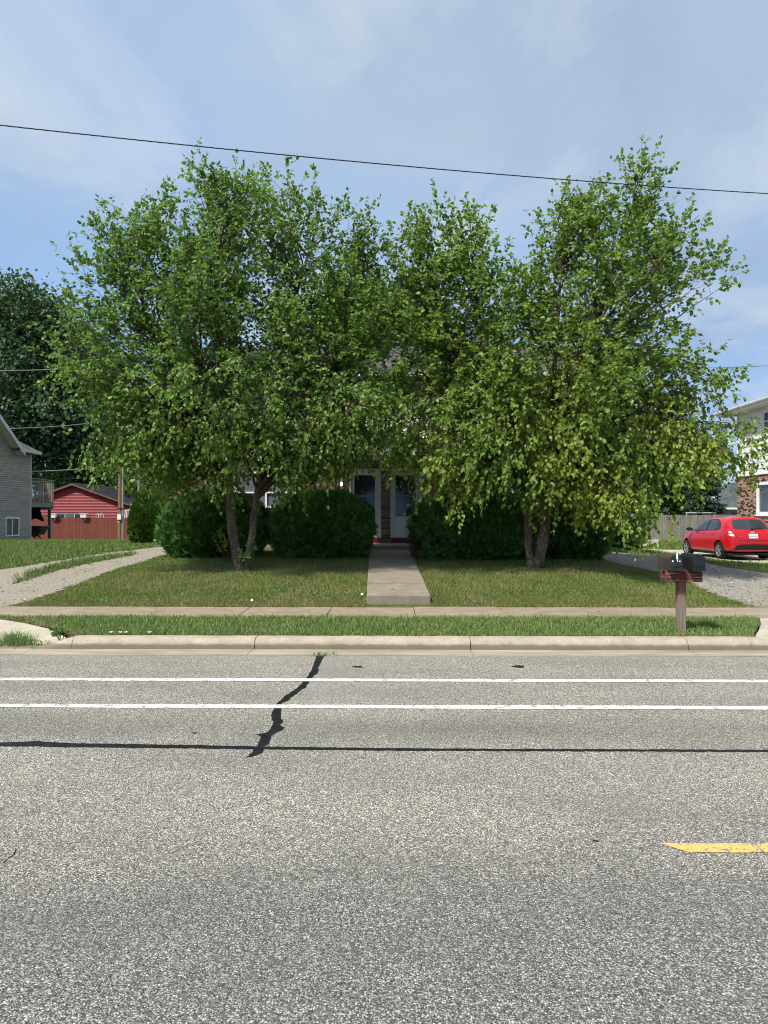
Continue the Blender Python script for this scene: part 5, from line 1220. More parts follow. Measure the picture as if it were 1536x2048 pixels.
far_tree('leafy_tree', 'tree crown behind the duplex roof between the two birches', 780, 44, 560, [(760, 620, 70, 60, 0), (830, 640, 70, 60, 0), (700, 640, 60, 50, 0)], 12000, M['oak'], .24, 9, .3)
# spruce: whorls of drooping boughs
def spruce(label, px, d, top_py, base_py, halfw_px, n, seed):
    rg = np.random.default_rng(seed); b = P(px, HORIZON, d); b.z = ztf(b.x, b.y) - .05; H = P(px, top_py, d).z - b.z; w = halfw_px / FPX * d
    e = empty('spruce_tree', tuple(b), label=label, cat='tree', group='trees behind the houses'); mb = MB(); mb.tube([(b.x, b.y, b.z), (b.x, b.y, b.z + H * .97)], [.16, .02], 8); mb.build('trunk', M['bark'], e)
    tb = Tubes(); Q = []; A = []
    for i in range(n):
        t = rg.random() ** .8; z = H * (.06 + .92 * t); L = w * (1 - t) ** .85 * rg.uniform(.75, 1.1) + .08; a = rg.uniform(0, 6.28); dr = np.array([math.cos(a), math.sin(a), 0]); s = np.linspace(0, 1, 5)[:, None]
        pts = np.array([0, 0, z]) + dr * L * s + np.array([0, 0, 1.]) * (-.32 * L * s + .18 * L * s ** 3); tb.add(pts, .015, .004, 3)
        m = int(26 + 70 * L); f = rg.uniform(.1, 1, m); q = np.stack([np.interp(f, s[:, 0], pts[:, c]) for c in range(3)], -1); sd = np.cross(dr, [0, 0, 1.]); q += sd * (rg.normal(0, .16, m) * L)[:, None]
        q[:, 2] -= rg.uniform(0, .16, m); Q.append(q); A.append(dr * .7 + sd * rg.normal(0, .6, (m, 1)) - np.array([0, 0, .55]) + rg.normal(0, .2, (m, 3)))
    q = np.concatenate(Q); L = rg.uniform(.12, .24, len(q)); link_mesh('crown', leaf_mesh('crown', q, np.concatenate(A), rg.normal(0, .5, (len(q), 3)) + np.array([0, -.3, .8]), L, L * .35, np.zeros(len(q))), M['spruce'], e)
    o = link_mesh('limbwork', tb.mesh('limbs'), M['twig'], e); o['kind'] = 'stuff'
spruce('blue green spruce behind the grey fence beside the far house', 1408, 47, 850, 1035, 48, 190, 3)
# ================================================================== RED HATCHBACK
def m_carpaint():
    t = NT('red_car_paint'); c = t.mix(t.mr(t.noise(300, 2, .5), .3, .7), (.42, .002, .008), (.50, .004, .012)); t.b.inputs['Coat Weight'].default_value = .7; t.b.inputs['Coat Roughness'].default_value = .04
    return t.done(c, .42, .3)
M['car'] = m_carpaint()
M['car_glass'] = m_glass('car_glass', (.018, .024, .026), .03); M['tyre'] = plain('tyre_rubber', (.014, .014, .015), .8, .2); M['black_trim'] = plain('black_plastic', (.010, .011, .013), .5, .35)
M['alloy'] = plain('alloy', (.66, .66, .67), .28, .5, .85, .05); M['tail_red'] = plain('tail_red', (.55, .01, .015), .12, .6); M['tail_clear'] = plain('tail_clear', (.62, .55, .56), .12, .6); M['plate'] = plain('plate_white', (.78, .78, .76), .5, .3, 0, .03); M['plate_txt'] = plain('plate_ink', (.05, .07, .09), .6, .2)
car_base = P(1437, 1122, 25.2); car_base.z = ztf(car_base.x, car_base.y) + .02
CW = .835
car = empty('red_hatchback', (car_base.x, car_base.y, car_base.z), R(2.5), label='red five door hatchback parked behind the mailboxes', cat='car', local=True)
# local frame: +y forwards, origin on the ground under the left rear tyre; the body's centre line is at x = CW
ST = [  # s, zb, wb, w1, wm, wsh, zsh, wbelt, zbelt, wc, zc, zr
    (0.00, .44, .45, .56, .60, .58, .60, .55, .65, .48, .69, .70), (0.04, .33, .60, .70, .74, .72, .72, .68, .80, .60, .87, .89), (0.11, .28, .68, .77, .81, .80, .82, .75, .92, .66, .99, 1.01),
    (0.17, .26, .71, .795, .835, .825, .85, .77, .955, .665, 1.06, 1.085), (0.36, .24, .74, .82, .855, .845, .89, .79, .985, .645, 1.25, 1.29), (0.52, .23, .75, .825, .86, .85, .90, .80, 1.0, .615, 1.385, 1.445), (0.62, .22, .75, .828, .86, .85, .90, .80, 1.005, .60, 1.405, 1.468),
    (1.0, .20, .76, .83, .862, .85, .89, .80, .99, .595, 1.415, 1.482), (1.6, .19, .76, .83, .862, .85, .875, .795, .965, .60, 1.41, 1.484), (2.1, .19, .76, .83, .862, .85, .86, .79, .945, .60, 1.385, 1.46), (2.45, .19, .76, .83, .862, .85, .85, .79, .93, .61, 1.28, 1.355),
    (2.8, .19, .76, .83, .86, .845, .84, .785, .915, .64, 1.10, 1.16), (3.05, .19, .76, .83, .858, .84, .83, .775, .90, .67, .965, .995), (3.35, .20, .75, .82, .85, .82, .78, .74, .85, .60, .90, .925), (3.65, .21, .70, .77, .79, .75, .72, .67, .79, .52, .835, .855), (3.87, .23, .58, .65, .66, .62, .64, .54, .70, .42, .74, .755), (3.96, .30, .40, .46, .48, .44, .54, .38, .60, .30, .63, .64)]
def ring(r):
    s, zb, wb, w1, wm, wsh, zsh, wbl, zbl, wc, zc, zr = r
    h = [(0, zb), (wb, zb), (w1, zb + .10), (wm, (zb + .1 + zsh) / 2), (wsh, zsh), (wbl, zbl), ((wbl + wc) / 2 + .012, (zbl + zc) / 2), (wc, zc), (wc * .55, zr - .012), (0, zr)]
    return [(CW + w, s, z) for w, z in h] + [(CW - w, s, z) for w, z in h[-2:0:-1]]
rings = [ring(r) for r in ST]; nR = len(rings[0]); bm = bmesh.new()
vs = [[bm.verts.new(p) for p in rg_] for rg_ in rings]
for i in range(len(vs) - 1):
    for j in range(nR): bm.faces.new((vs[i][j], vs[i][(j + 1) % nR], vs[i + 1][(j + 1) % nR], vs[i + 1][j]))
bm.faces.new(vs[0][::-1]); bm.faces.new(vs[-1]); bmesh.ops.recalc_face_normals(bm, faces=bm.faces)
me = bpy.data.meshes.new('car_shell'); bm.to_mesh(me); bm.free()
shell = bpy.data.objects.new('car_shell', me); C.objects.link(shell)
ss = shell.modifiers.new('s', 'SUBSURF'); ss.levels = 3; ss.render_levels = 3
RA, FA, WR = .02, 2.49, .30
OFF = .74              # rear bumper to rear axle; shift so that the rear axle is y = 0
me.transform(Matrix.Translation((0, -OFF, 0)))
cutters = []
for y in (0, 2.49):
    for x0, x1 in ((-.2, .26), (2 * CW - .26, 2 * CW + .2)):
        mb = MB(); mb.tube([(x0, y, .31), (x1, y, .31)], .355, 40); c_ = mb.build('cutter', M['black_trim']); cutters.append(c_)
        bo = shell.modifiers.new('b', 'BOOLEAN'); bo.operation = 'DIFFERENCE'; bo.object = c_; bo.solver = 'EXACT'
me2 = bpy.data.meshes.new_from_object(shell.evaluated_get(bpy.context.evaluated_depsgraph_get()))
for c_ in cutters + [shell]: bpy.data.objects.remove(c_)
me2.materials.clear(); me2.name = 'body'
me2.polygons.foreach_set('use_smooth', [True] * len(me2.polygons)); me2.set_sharp_from_angle(angle=R(42))
body = link_mesh('body', me2, M['car'], car)
bmt = bmesh.new(); bmt.from_mesh(me2); BV = BVHTree.FromBMesh(bmt); bmt.free()
def decal(name, outline, src, mat, parent=None, off=.004, rings=7, smooth_n=44):
    """outline (u, v) thrown on to the body along the ray src(u, v) -> (origin, direction)"""
    k = len(outline); pts = []
    for i in range(smooth_n):
        s = i / smooth_n * k; j = int(s); t = s - j; a, b = outline[j % k], outline[(j + 1) % k]; pts.append((a[0] + (b[0] - a[0]) * t, a[1] + (b[1] - a[1]) * t))
    cu = sum(p[0] for p in pts) / smooth_n; cv = sum(p[1] for p in pts) / smooth_n; mb = MB(); ok = True
    def hit(u, v):
        o, d = src(u, v); l, n_, i_, di = BV.ray_cast(Vector(o), Vector(d))
        if l is None: return None
        return l - Vector(d).normalized() * off
    c0 = hit(cu, cv); mb.v.append(tuple(c0)); last = {}
    for r_ in range(1, rings + 1):
        f = r_ / rings
        for i, p in enumerate(pts):
            h = hit(cu + (p[0] - cu) * f, cv + (p[1] - cv) * f)
            if h is None: h = last.get(i, c0)
            last[i] = h; mb.v.append(tuple(h))
    for i in range(smooth_n): mb.f.append((0, 1 + i, 1 + (i + 1) % smooth_n))
    for r_ in range(rings - 1):
        for i in range(smooth_n):
            a = 1 + r_ * smooth_n; b = a + smooth_n; mb.f.append((a + i, b + i, b + (i + 1) % smooth_n, a + (i + 1) % smooth_n))
    return mb.build(name, mat, parent or car, smooth='all')
Ls = lambda s, z: ((-3, s - OFF, z), (1, 0, 0)); Rs = lambda s, z: ((5, s - OFF, z), (-1, 0, 0)); Bk = lambda x, z: ((CW + x, -4, z), (0, 1, 0)); Ft = lambda x, z: ((CW + x, 7, z), (0, -1, 0.0))
for S_ in (Ls, Rs):
    decal('window_surround', [(.70, 1.06), (.90, 1.0), (1.6, .975), (2.3, .945), (2.98, .925), (2.72, 1.09), (2.45, 1.24), (2.15, 1.34), (1.7, 1.39), (1.25, 1.385), (.92, 1.29)], S_, M['black_trim'], off=.003, rings=9, smooth_n=66)
    decal('side_window', [(1.76, .995), (2.3, .975), (2.86, .955), (2.62, 1.11), (2.38, 1.24), (2.12, 1.325), (1.76, 1.365)], S_, M['car_glass'], off=.007)
    decal('side_window', [(1.02, 1.02), (1.35, 1.005), (1.66, .998), (1.66, 1.368), (1.3, 1.362), (1.02, 1.30)], S_, M['car_glass'], off=.007)
    decal('quarter_window', [(.80, 1.065), (.97, 1.025), (.97, 1.27), (.90, 1.22)], S_, M['car_glass'], off=.007, smooth_n=28)
    for sg in ([(1.70, .32), (1.71, .32), (1.71, .97), (1.70, .97)], [(1.02, .62), (1.03, .62), (1.05, .98), (1.04, .98)], [(2.86, .34), (2.87, .34), (2.90, .90), (2.89, .90)]): decal('door_seam', sg, S_, M['black_trim'], off=.002, rings=2, smooth_n=40)
    for a in (1.12, 1.80): decal('door_handle', [(a, .865), (a + .17, .86), (a + .17, .89), (a, .895)], S_, M['car'], off=.022, rings=3, smooth_n=24)
    decal('sill_trim', [(.98, .215), (2.85, .215), (2.85, .26), (.98, .26)], S_, M['black_trim'], off=.003, rings=3, smooth_n=40)
decal('rear_window', [(-.60, 1.055), (-.3, 1.03), (0, 1.022), (.3, 1.03), (.60, 1.055), (.585, 1.2), (.53, 1.345), (.30, 1.375), (0, 1.383), (-.30, 1.375), (-.53, 1.345), (-.585, 1.2)], Bk, M['car_glass'], off=.006, rings=10, smooth_n=60)
decal('windscreen', [(-.58, 1.0), (0, 1.02), (.58, 1.0), (.50, 1.36), (0, 1.41), (-.50, 1.36)], Ft, M['car_glass'], off=.006, rings=9, smooth_n=60)
decal('lower_bumper', [(-.66, .32), (-.4, .345), (.4, .345), (.66, .32), (.60, .47), (.45, .525), (0, .535), (-.45, .525), (-.60, .47)], Bk, M['black_trim'], off=.006, rings=6, smooth_n=54)
decal('tailgate_seam', [(-.59, .86), (-.56, .72), (-.50, .655), (0, .645), (.50, .655), (.56, .72), (.59, .86), (.575, .86), (.545, .73), (.49, .668), (0, .658), (-.49, .668), (-.545, .73), (-.575, .86)], Bk, M['black_trim'], off=.0025, rings=1, smooth_n=84) if False else None
def corner(sign):
    return lambda u, v: ((CW + sign * (.86 + 2.2) - sign * u * .75, -OFF - 2.0 + u * -.0 + (u * .66), v), (-sign * .72, .69, 0))
def line(pts, src, w, name, mat):
    mb = MB(); q = []
    for u, v in pts:
        o, d = src(u, v); l, n_, i_, di = BV.ray_cast(Vector(o), Vector(d))
        if l is not None: q.append(tuple(l - Vector(d).normalized() * .002))
    if len(q) > 1: mb.tube(q, w, 5); mb.build(name, mat, car)
def dense(p, n=8): return [(p[i][0] + (p[i + 1][0] - p[i][0]) * t / n, p[i][1] + (p[i + 1][1] - p[i][1]) * t / n) for i in range(len(p) - 1) for t in range(n)] + [p[-1]]
line(dense([(-.60, .90), (-.575, .76), (-.52, .68), (0, .665), (.52, .68), (.575, .76), (.60, .90)]), Bk, .005, 'tailgate_seam', M['black_trim'])
# tail lamps wrap the rear corners
for sg in (-1, 1):
    def src(u, v, sg=sg): return ((CW + sg * (2.6 + .2) + sg * (-.38) * u * 0 + sg * u * .60, -OFF - 1.75 - u * .80 * 0 + .0 + u * .0 - (-u) * .80 * -1 * -1, v), (-sg * .80, .60, 0))
    n0 = Vector((-sg * .80, .60, 0)); tang = Vector((sg * .60, .80, 0)); piv = Vector((CW + sg * .78, .10 - OFF, 0))
    src = lambda u, v, n0=n0, tang=tang, piv=piv: (tuple(piv + tang * u - n0 * 3 + Vector((0, 0, v))), tuple(n0))
    decal('tail_lamp', [(-.16, .79), (-.02, .80), (.10, .93), (.20, 1.03), (.10, 1.055), (-.04, 1.0), (-.12, .92)], src, M['tail_red'], off=.010, rings=6, smooth_n=42)
    decal('reverse_lamp', [(-.145, .80), (-.02, .81), (.05, .87), (-.06, .885), (-.12, .86)], src, M['tail_clear'], off=.013, rings=4, smooth_n=30)
    decal('lamp_highlight', [(-.075, .90), (.03, .905), (.09, .975), (.0, .975), (-.05, .95)], src, M['tail_clear'], off=.013, rings=3, smooth_n=25)
    decal('reflector', [(-.05, .515), (.12, .535), (.10, .56), (-.04, .55)], src, M['tail_red'], off=.006, rings=3, smooth_n=20)
    mb = MB(); m0 = Vector((CW + sg * .90, 2.72 - OFF, 1.0))
    for k, q in enumerate(((-.02, 0), (.16, 0))): pass
    v = []
    for x, sc_ in ((.0, .55), (.05, .9), (.14, 1.0), (.20, .75)):
        v.append([(m0.x + sg * (x - .06), m0.y + .055 * sc_ * dy + (.03 if x > .1 else 0), m0.z + .075 * sc_ * dz) for dy, dz in ((-1, -.7), (1, -.6), (1, .6), (.3, 1), (-1, .9))])
    for row in v: mb.v += row
    for i in range(3): mb.f += [(i * 5 + j, i * 5 + (j + 1) % 5, (i + 1) * 5 + (j + 1) % 5, (i + 1) * 5 + j) for j in range(5)]
    mb.f += [tuple(range(5)), tuple(range(15, 20))]; mb.build('door_mirror', M['black_trim'], car, smooth=True)
decal('number_plate', [(-.155, .735), (.155, .735), (.155, .885), (-.155, .885)], Bk, M['plate'], off=.012, rings=4, smooth_n=40)
def on_back(x, z, off=.016):
    l, n_, i_, d_ = BV.ray_cast(Vector((CW + x, -4, z)), Vector((0, 1, 0))); return Vector((CW + x, l.y - off, z))
def car_text(body_, x, z, size, mat, name):
    cu = bpy.data.curves.new(name, 'FONT'); cu.body = body_; cu.size = size; cu.align_x = 'CENTER'; cu.align_y = 'CENTER'; cu.extrude = .001; cu.materials.append(mat)
    t_ = text_mesh(name, cu); t_.parent = car; p0, p1 = on_back(x, z - .03), on_back(x, z + .03); t_.location = on_back(x, z, .019)
    t_.rotation_euler = (R(90) - math.atan2(p1.y - p0.y, .06), 0, 0)
car_text('BKX-2751', 0, .805, .068, M['plate_txt'], 'plate_text'); car_text('SE', -.44, .80, .05, M['chrome'], 'badge_text')
mb = MB(); p = on_back(0, .935, .008); mb.v = [(p.x + .075 * math.cos(a), on_back(.075 * math.cos(a), .935 + .032 * math.sin(a), .010).y, .935 + .032 * math.sin(a)) for a in np.linspace(0, 6.283, 20, endpoint=False)]; mb.f = [tuple(range(20))]; mb.build('badge', M['chrome'], car)
mb = MB(); a, b = on_back(.0, 1.04, .02), on_back(.34, 1.075, .02); mb.bar(a, b, .014); mb.box(a, (.05, .04, .05)); mb.build('rear_wiper', M['black_trim'], car)
mb = MB(); mb.tube([(CW, .78 - OFF, 1.47), (CW, .74 - OFF, 1.50), (CW, .62 - OFF, 1.60)], [.02, .008, .004], 6); mb.build('aerial', M['black_trim'], car)
for y in (0, 2.49):
    for sg in (-1, 1):
        x = CW + sg * .745; w = empty('wheel', (x, y, WR)); w.parent = car; ORI[w.name] = Vector((0, 0, 0))
        mb = MB(); prof = [(-.095, .20), (-.098, .265), (-.085, .292), (-.05, .30), (.05, .30), (.085, .292), (.098, .265), (.095, .20)]; k = 36
        for i in range(k):
            a = i * 2 * math.pi / k; mb.v += [(o_, r_ * math.cos(a), r_ * math.sin(a)) for o_, r_ in prof]
        m_ = len(prof)
        for i in range(k): mb.f += [(i * m_ + j, ((i + 1) % k) * m_ + j, ((i + 1) % k) * m_ + (j + 1) % m_, i * m_ + (j + 1) % m_) for j in range(m_)]
        mb.build('tyre', M['tyre'], w, smooth=True)
        mb = MB(); prof = [(sg * .070, .205), (sg * .092, .212), (sg * .094, .196), (sg * .06, .186), (sg * -.06, .19)]
        for i in range(k):
            a = i * 2 * math.pi / k; mb.v += [(o_, r_ * math.cos(a), r_ * math.sin(a)) for o_, r_ in prof]
        m_ = len(prof)
        for i in range(k): mb.f += [(i * m_ + j, ((i + 1) % k) * m_ + j, ((i + 1) % k) * m_ + j + 1, i * m_ + j + 1) for j in range(m_ - 1)]
        for q in range(5):
            a0 = q * 2 * math.pi / 5 + .3
            for da in (-.20, .20): mb.bar((sg * .082, .045 * math.cos(a0), .045 * math.sin(a0)), (sg * .078, .19 * math.cos(a0 + da), .19 * math.sin(a0 + da)), .030, .022)
        mb.tube([(sg * .05, 0, 0), (sg * .094, 0, 0)], [.055, .045], 14); mb.build('rim', M['alloy'], w, smooth=True)
        mb = MB(); mb.tube([(sg * .02, 0, 0), (sg * .045, 0, 0)], .19, 24); mb.build('brake_disc', M['black_trim'], w)
mb = MB(); mb.box2((.1, -.55, .15), (2 * CW - .1, 3.0, .22)); mb.build('underbody', M['black_trim'], car)
# ================================================================== MAILBOXES
mp = G(1361, 1150); MY = 10.15; mx = XA(1361, MY)
post = empty('mailbox_post', (mx, MY, .16), label='weathered wooden post with red stained crossbeam beside the kerb', cat='post')
def m_mailpost():
    t = NT('weathered_red_post'); v = t.P((14, 14, .7)); n = t.noise(3, 6, .7, v, .6); xyz = t.n('ShaderNodeSeparateXYZ'); t.l(t.P(), xyz.inputs[0])
    grey = t.mix(t.mr(n, .3, .7), (.13, .105, .08), (.26, .215, .165)); red = t.mix(t.mr(n, .3, .7), (.12, .036, .028), (.21, .075, .055))
    f = t.math('ADD', t.mr(xyz.outputs['Z'], .35, 1.05), t.math('MULTIPLY', t.math('SUBTRACT', t.noise(5, 4, .6, t.P((6, 6, 1.0))), .5), 1.5))
    t.bump(n, .6, .006); return t.done(t.mix(t.mr(f, .3, .8), grey, red), .85, .2)
def m_beam():
    t = NT('weathered_red_beam'); v = t.P((.8, 14, 14)); n = t.noise(3.5, 6, .7, v, .8); c = t.mix(t.mr(n, .35, .6), (.13, .034, .025), (.07, .032, .025))
    c = t.mix(t.mr(t.noise(4, 5, .65, t.P((.9, 5, 9))), .52, .66), c, (.27, .21, .17)); t.bump(n, .6, .006); return t.done(c, .85, .2)
M['mailpost'] = m_mailpost(); M['beam'] = m_beam()
mb = MB(); mb.add([(mx + a * w_, MY + b * w_, z) for z, w_ in ((.08, .054), (.5, .055), (.88, .054)) for a, b in ((-1, -1), (1, -1), (1, 1), (-1, 1))], [(0, 1, 5, 4), (1, 2, 6, 5), (2, 3, 7, 6), (3, 0, 4, 7), (4, 5, 9, 8), (5, 6, 10, 9), (6, 7, 11, 10), (7, 4, 8, 11), (8, 9, 10, 11), (3, 2, 1, 0)]); mb.build('post', M['mailpost'], post, bevel=.008)
mb = MB(); mb.box2((mx - .25, MY - .115, .862), (mx + .255, MY - .065, 1.0)); mb.build('crossbeam', M['beam'], post, bevel=.005)
mb = MB(); mb.box2((mx - .25, MY + .065, .862), (mx + .255, MY + .115, 1.0)); mb.build('crossbeam', M['beam'], post, bevel=.005)
mb = MB(); mb.box2((mx - .235, MY - .112, 1.0025), (mx + .24, MY + .112, 1.024)); mb.build('shelf_board', M['beam'], post, bevel=.003)
def m_mail_rust():
    t = NT('rusty_mailbox'); n = t.noise(5, 6, .65); xyz = t.n('ShaderNodeSeparateXYZ'); t.l(t.P(), xyz.inputs[0])
    c = t.mix(t.mr(n, .35, .65), (.030, .027, .022), (.055, .048, .038)); f = t.math('MULTIPLY', t.mr(xyz.outputs['Z'], 1.16, 1.25), t.mr(t.noise(9, 5, .6), .35, .6))
    t.bump(t.noise(80, 4, .7), .3, .003); return t.done(t.mix(f, c, (.085, .036, .022)), .6, .3)
M['mail_rust'] = m_mail_rust(); M['mail_black'] = plain('black_mailbox', (.012, .014, .018), .4, .4, 0, .3, 5); M['mail_door'] = plain('worn_black_door', (.022, .024, .026), .5, .35, 0, .5, 14)
def mailbox(name, label, cx, yf, z0, L, W, H, mat, dmat, worn, tilt):
    e = empty(name, (cx, yf + L / 2, z0), tilt, label=label, cat='mailbox', local=True)
    def arch(w, h, n=14): r_ = w / 2; return [(-r_, 0), (r_, 0)] + [(r_ * math.cos(a), h - r_ + r_ * math.sin(a)) for a in np.linspace(0, math.pi, n)]
    pr = arch(W, H); mb = MB(); mb.prism([(x, -L / 2 + .012, z) for x, z in pr], (0, L - .012, 0)); mb.build('box', mat, e, smooth=True)
    pd = arch(W + .012, H + .006); mb = MB(); mb.prism([(x, -L / 2 - .008, z) for x, z in pd], (0, .019, 0)); d = mb.build('door', dmat, e, smooth=True)
    mb = MB(); pr2 = arch(W + .008, H + .004); 
    for z in (.055, .072): mb.box((0, -L / 2 - .010, z), (W * .88, .006, .006))
    mb.box((0, -L / 2 - .0095, .03), (W * .8, .005, .004)); mb.build('door_rib', dmat, d)
    if worn:
        mb = MB(); mb.box((.005, -L / 2 - .016, H - .02), (.020, .012, .075)); mb.box((.012, -L / 2 - .014, H - .065), (.012, .012, .05)); mb.build('latch', M['plastic_w'], d)
        mb = MB(); mb.box((-.052, -L / 2 - .010, H * .60), (.020, .005, .022)); mb.box((.045, -L / 2 - .010, H * .60), (.020, .005, .014)); mb.build('sticker', M['plastic_w'], d)
    else:
        mb = MB(); mb.box((.012, -L / 2 - .008, H + .004), (.018, .025, .022)); mb.build('latch', M['chrome'], d)
        mb = MB(); mb.tube([(0, -L / 2 - .010, H * .80), (0, -L / 2 - .008, H * .80)], .018, 16); mb.build('emblem', dmat, d)
        mb = MB(); mb.box((W / 2 + .006, -.05, H * .55), (.006, .02, .18)); mb.build('flag', plain('flag_red', (.45, .02, .02), .5), e)
    return e
mailbox('rusty_mailbox', 'older mailbox with rusty top and white latch on the post', XA(1351.5, 9.92), 9.92, 1.026, .48, .150, .215, M['mail_rust'], M['mail_door'], True, R(1))
mailbox('black_mailbox', 'newer plain black mailbox beside the rusty one', XA(1397, 9.86), 9.84, 1.026, .50, .155, .225, M['mail_black'], M['mail_black'], False, R(-1))
# ================================================================== GARDEN CHAIR, STAKE
cp = P(1292, 1080, 34); cp.z = ztf(cp.x, cp.y)
ch = empty('garden_chair', tuple(cp), R(82), label='pale slatted reclining garden chair on the grass by the grey fence', cat='chair', local=True)
# local: +y is where the sitter faces away from (back), -y front
for k in range(5):
    x = -.24 + k * .12; mb = MB(); mb.add([(x - .05, .16, .28), (x + .05, .16, .28), (x + .05, .19, .27), (x - .05, .19, .27), (x - .045 + .0, .40, 1.0 - abs(k - 2) * .035), (x + .045, .40, 1.0 - abs(k - 2) * .035), (x + .045, .43, .99 - abs(k - 2) * .035), (x - .045, .43, .99 - abs(k - 2) * .035)], [(3, 2, 1, 0), (4, 5, 6, 7), (0, 1, 5, 4), (1, 2, 6, 5), (2, 3, 7, 6), (3, 0, 4, 7)]); mb.build('back_slat', M['plastic_tan'], ch)
for k in range(6): mb = MB(); mb.box((0, .10 - k * .12, .27 + k * .018), (.62, .10, .025)); mb.build('seat_slat', M['plastic_tan'], ch)
for s in (-1, 1):
    mb = MB(); mb.box((s * .36, -.06, .47), (.09, .50, .03)); mb.build('armrest', M['plastic_tan'], ch)
    mb = MB(); mb.bar((s * .33, -.46, 0), (s * .33, -.42, .36), .06); mb.build('leg', M['plastic_tan'], ch)
    mb = MB(); mb.bar((s * .31, .42, .02), (s * .31, -.5, .36), .05, .09); mb.build('leg', M['plastic_tan'], ch)
    mb = MB(); mb.bar((s * .33, .22, .30), (s * .33, .22, .46), .05); mb.build('arm_support', M['plastic_tan'], ch)
sp = P(1204, 1085, 24); sp.z = ztf(sp.x, sp.y); stk = empty('reflector_stake', tuple(sp), label='dark driveway stake with a red reflector beside the big shrub', cat='stake'); top = P(1204, 1052, 24).z
mb = MB(); mb.box2((sp.x - .03, sp.y - .02, sp.z), (sp.x + .03, sp.y + .02, top - .08)); mb.build('stake', M['lamp_black'], stk)
mb = MB(); mb.tube([(sp.x, sp.y - .03, top), (sp.x, sp.y + .01, top)], .085, 16); mb.build('reflector', plain('reflector_red', (.6, .01, .02), .25, .5), stk)
# ================================================================== POLES AND WIRES
pb = P(240, 1078, 43); pz0 = ztf(pb.x, pb.y) - .3; ptop = P(240, 725, 43).z
pole = empty('utility_pole', (pb.x, pb.y, pz0), label='brown timber utility pole with grey conduit before the red fence', cat='pole')
mb = MB(); mb.tube([(pb.x, pb.y, pz0), (pb.x + .02, pb.y, 5), (pb.x + .05, pb.y, ptop)], [.125, .112, .095], 14); mb.build('pole', M['pole'], pole, smooth=True)
mb = MB(); mb.tube([(pb.x + .17, pb.y - .05, pz0), (pb.x + .17, pb.y - .05, 5.1)], .05, 10); mb.build('conduit', M['conduit'], pole, smooth=True)
mb = MB(); mb.box((pb.x + .02, pb.y - .16, 1.78), (.21, .10, .30)); mb.build('meter_box', M['plastic_w'], pole)
mb = MB(); mb.box((pb.x - .03, pb.y - .132, 1.50), (.12, .012, .09)); mb.build('warning_tag', M['yellow_tag'], pole)
mb = MB(); mb.box((pb.x + .06, pb.y - .1, 2.28), (.34, .06, .04)); mb.build('strap', M['lamp_black'], pole)
mb = MB(); mb.box((pb.x + .05, pb.y, P(240, 741, 43).z), (1.5, .10, .12)); mb.build('crossarm', M['pole_g'], pole)
mb = MB(); q = P(238, 846, 43); mb.tube([(pb.x - .02, pb.y - .15, q.z - .25), (pb.x - .02, pb.y - .15, q.z + .25)], .13, 12); mb.build('transformer', M['conduit'], pole)
p2 = P(277, 1010, 46); z2 = ztf(p2.x, p2.y); mb = MB(); mb.tube([(p2.x, p2.y, z2 - .2), (p2.x + .06, p2.y, P(281, 905, 46).z)], [.11, .09], 12)
setp(mb.build('wooden_pole', M['pole_g'], None, (p2.x, p2.y, z2), smooth=True), 'weathered grey pole behind the conical evergreens', 'pole')
def wire(name, label, a, b, sag, r_, mat, n=40, ext=0):
    a = Vector(a); b = Vector(b); pts = []
    for i in range(n + 1):
        t = i / n; q = a.lerp(b, t); q.z -= sag * 4 * t * (1 - t); pts.append(q)
    mb = MB(); mb.tube(pts, r_, 6); return setp(mb.build(name, mat, None, tuple(a), smooth='all'), label, 'wire', 'overhead service wires')
far = Vector((-60, 38, 9))
wire('service_wire', 'topmost thin pale wire running left from the utility pole', P(240, 733, 43), P(-260, 741, 36), .12, .022, M['wire_l'])
wire('service_wire', 'middle pale wire from the utility pole to the grey house roof', P(240, 838, 43), P(20, 857, 35.0), .10, .020, M['wire_l'])
wire('service_wire', 'lowest pale wire from the utility pole to the deck side of the grey house', P(238, 929, 43), P(60, 943, 36.5), .08, .028, M['wire_l'])
wire('service_wire', 'thin dark wire from the pole over the red garage roof', P(240, 946, 43), P(110, 958, 60), .1, .014, M['wire'])
wire('service_wire', 'black wire dropping from the second pole to the garage eave', P(281, 930, 46), (ax + hw + .2, AY - .1, ae - .1), .1, .02, M['wire'])
wire('service_wire', 'thin wire leaving the right birch toward the white house', P(1445, 735, 40), P(1700, 722, 34), .02, .012, M['wire'])
# twisted overhead line across the street front
A_ = P(-900, 140, 7.6); B_ = P(2300, 412, 14.5); oh = empty('overhead_line', tuple(A_), label='twisted dark cable crossing the sky above the birches', cat='wire')
for ph in range(3):
    pts = []; n = 900
    for i in range(n + 1):
        t = i / n; q = A_.lerp(B_, t); q.z -= .95 * 4 * t * (1 - t) * .35
        a = t * 2 * math.pi * 62 + ph * 2.094; pts.append(q + Vector((0, math.cos(a), math.sin(a))) * .0046)
    mb = MB(); mb.tube(pts, .0040, 5); mb.build('strand', M['wire'], oh, smooth='all')
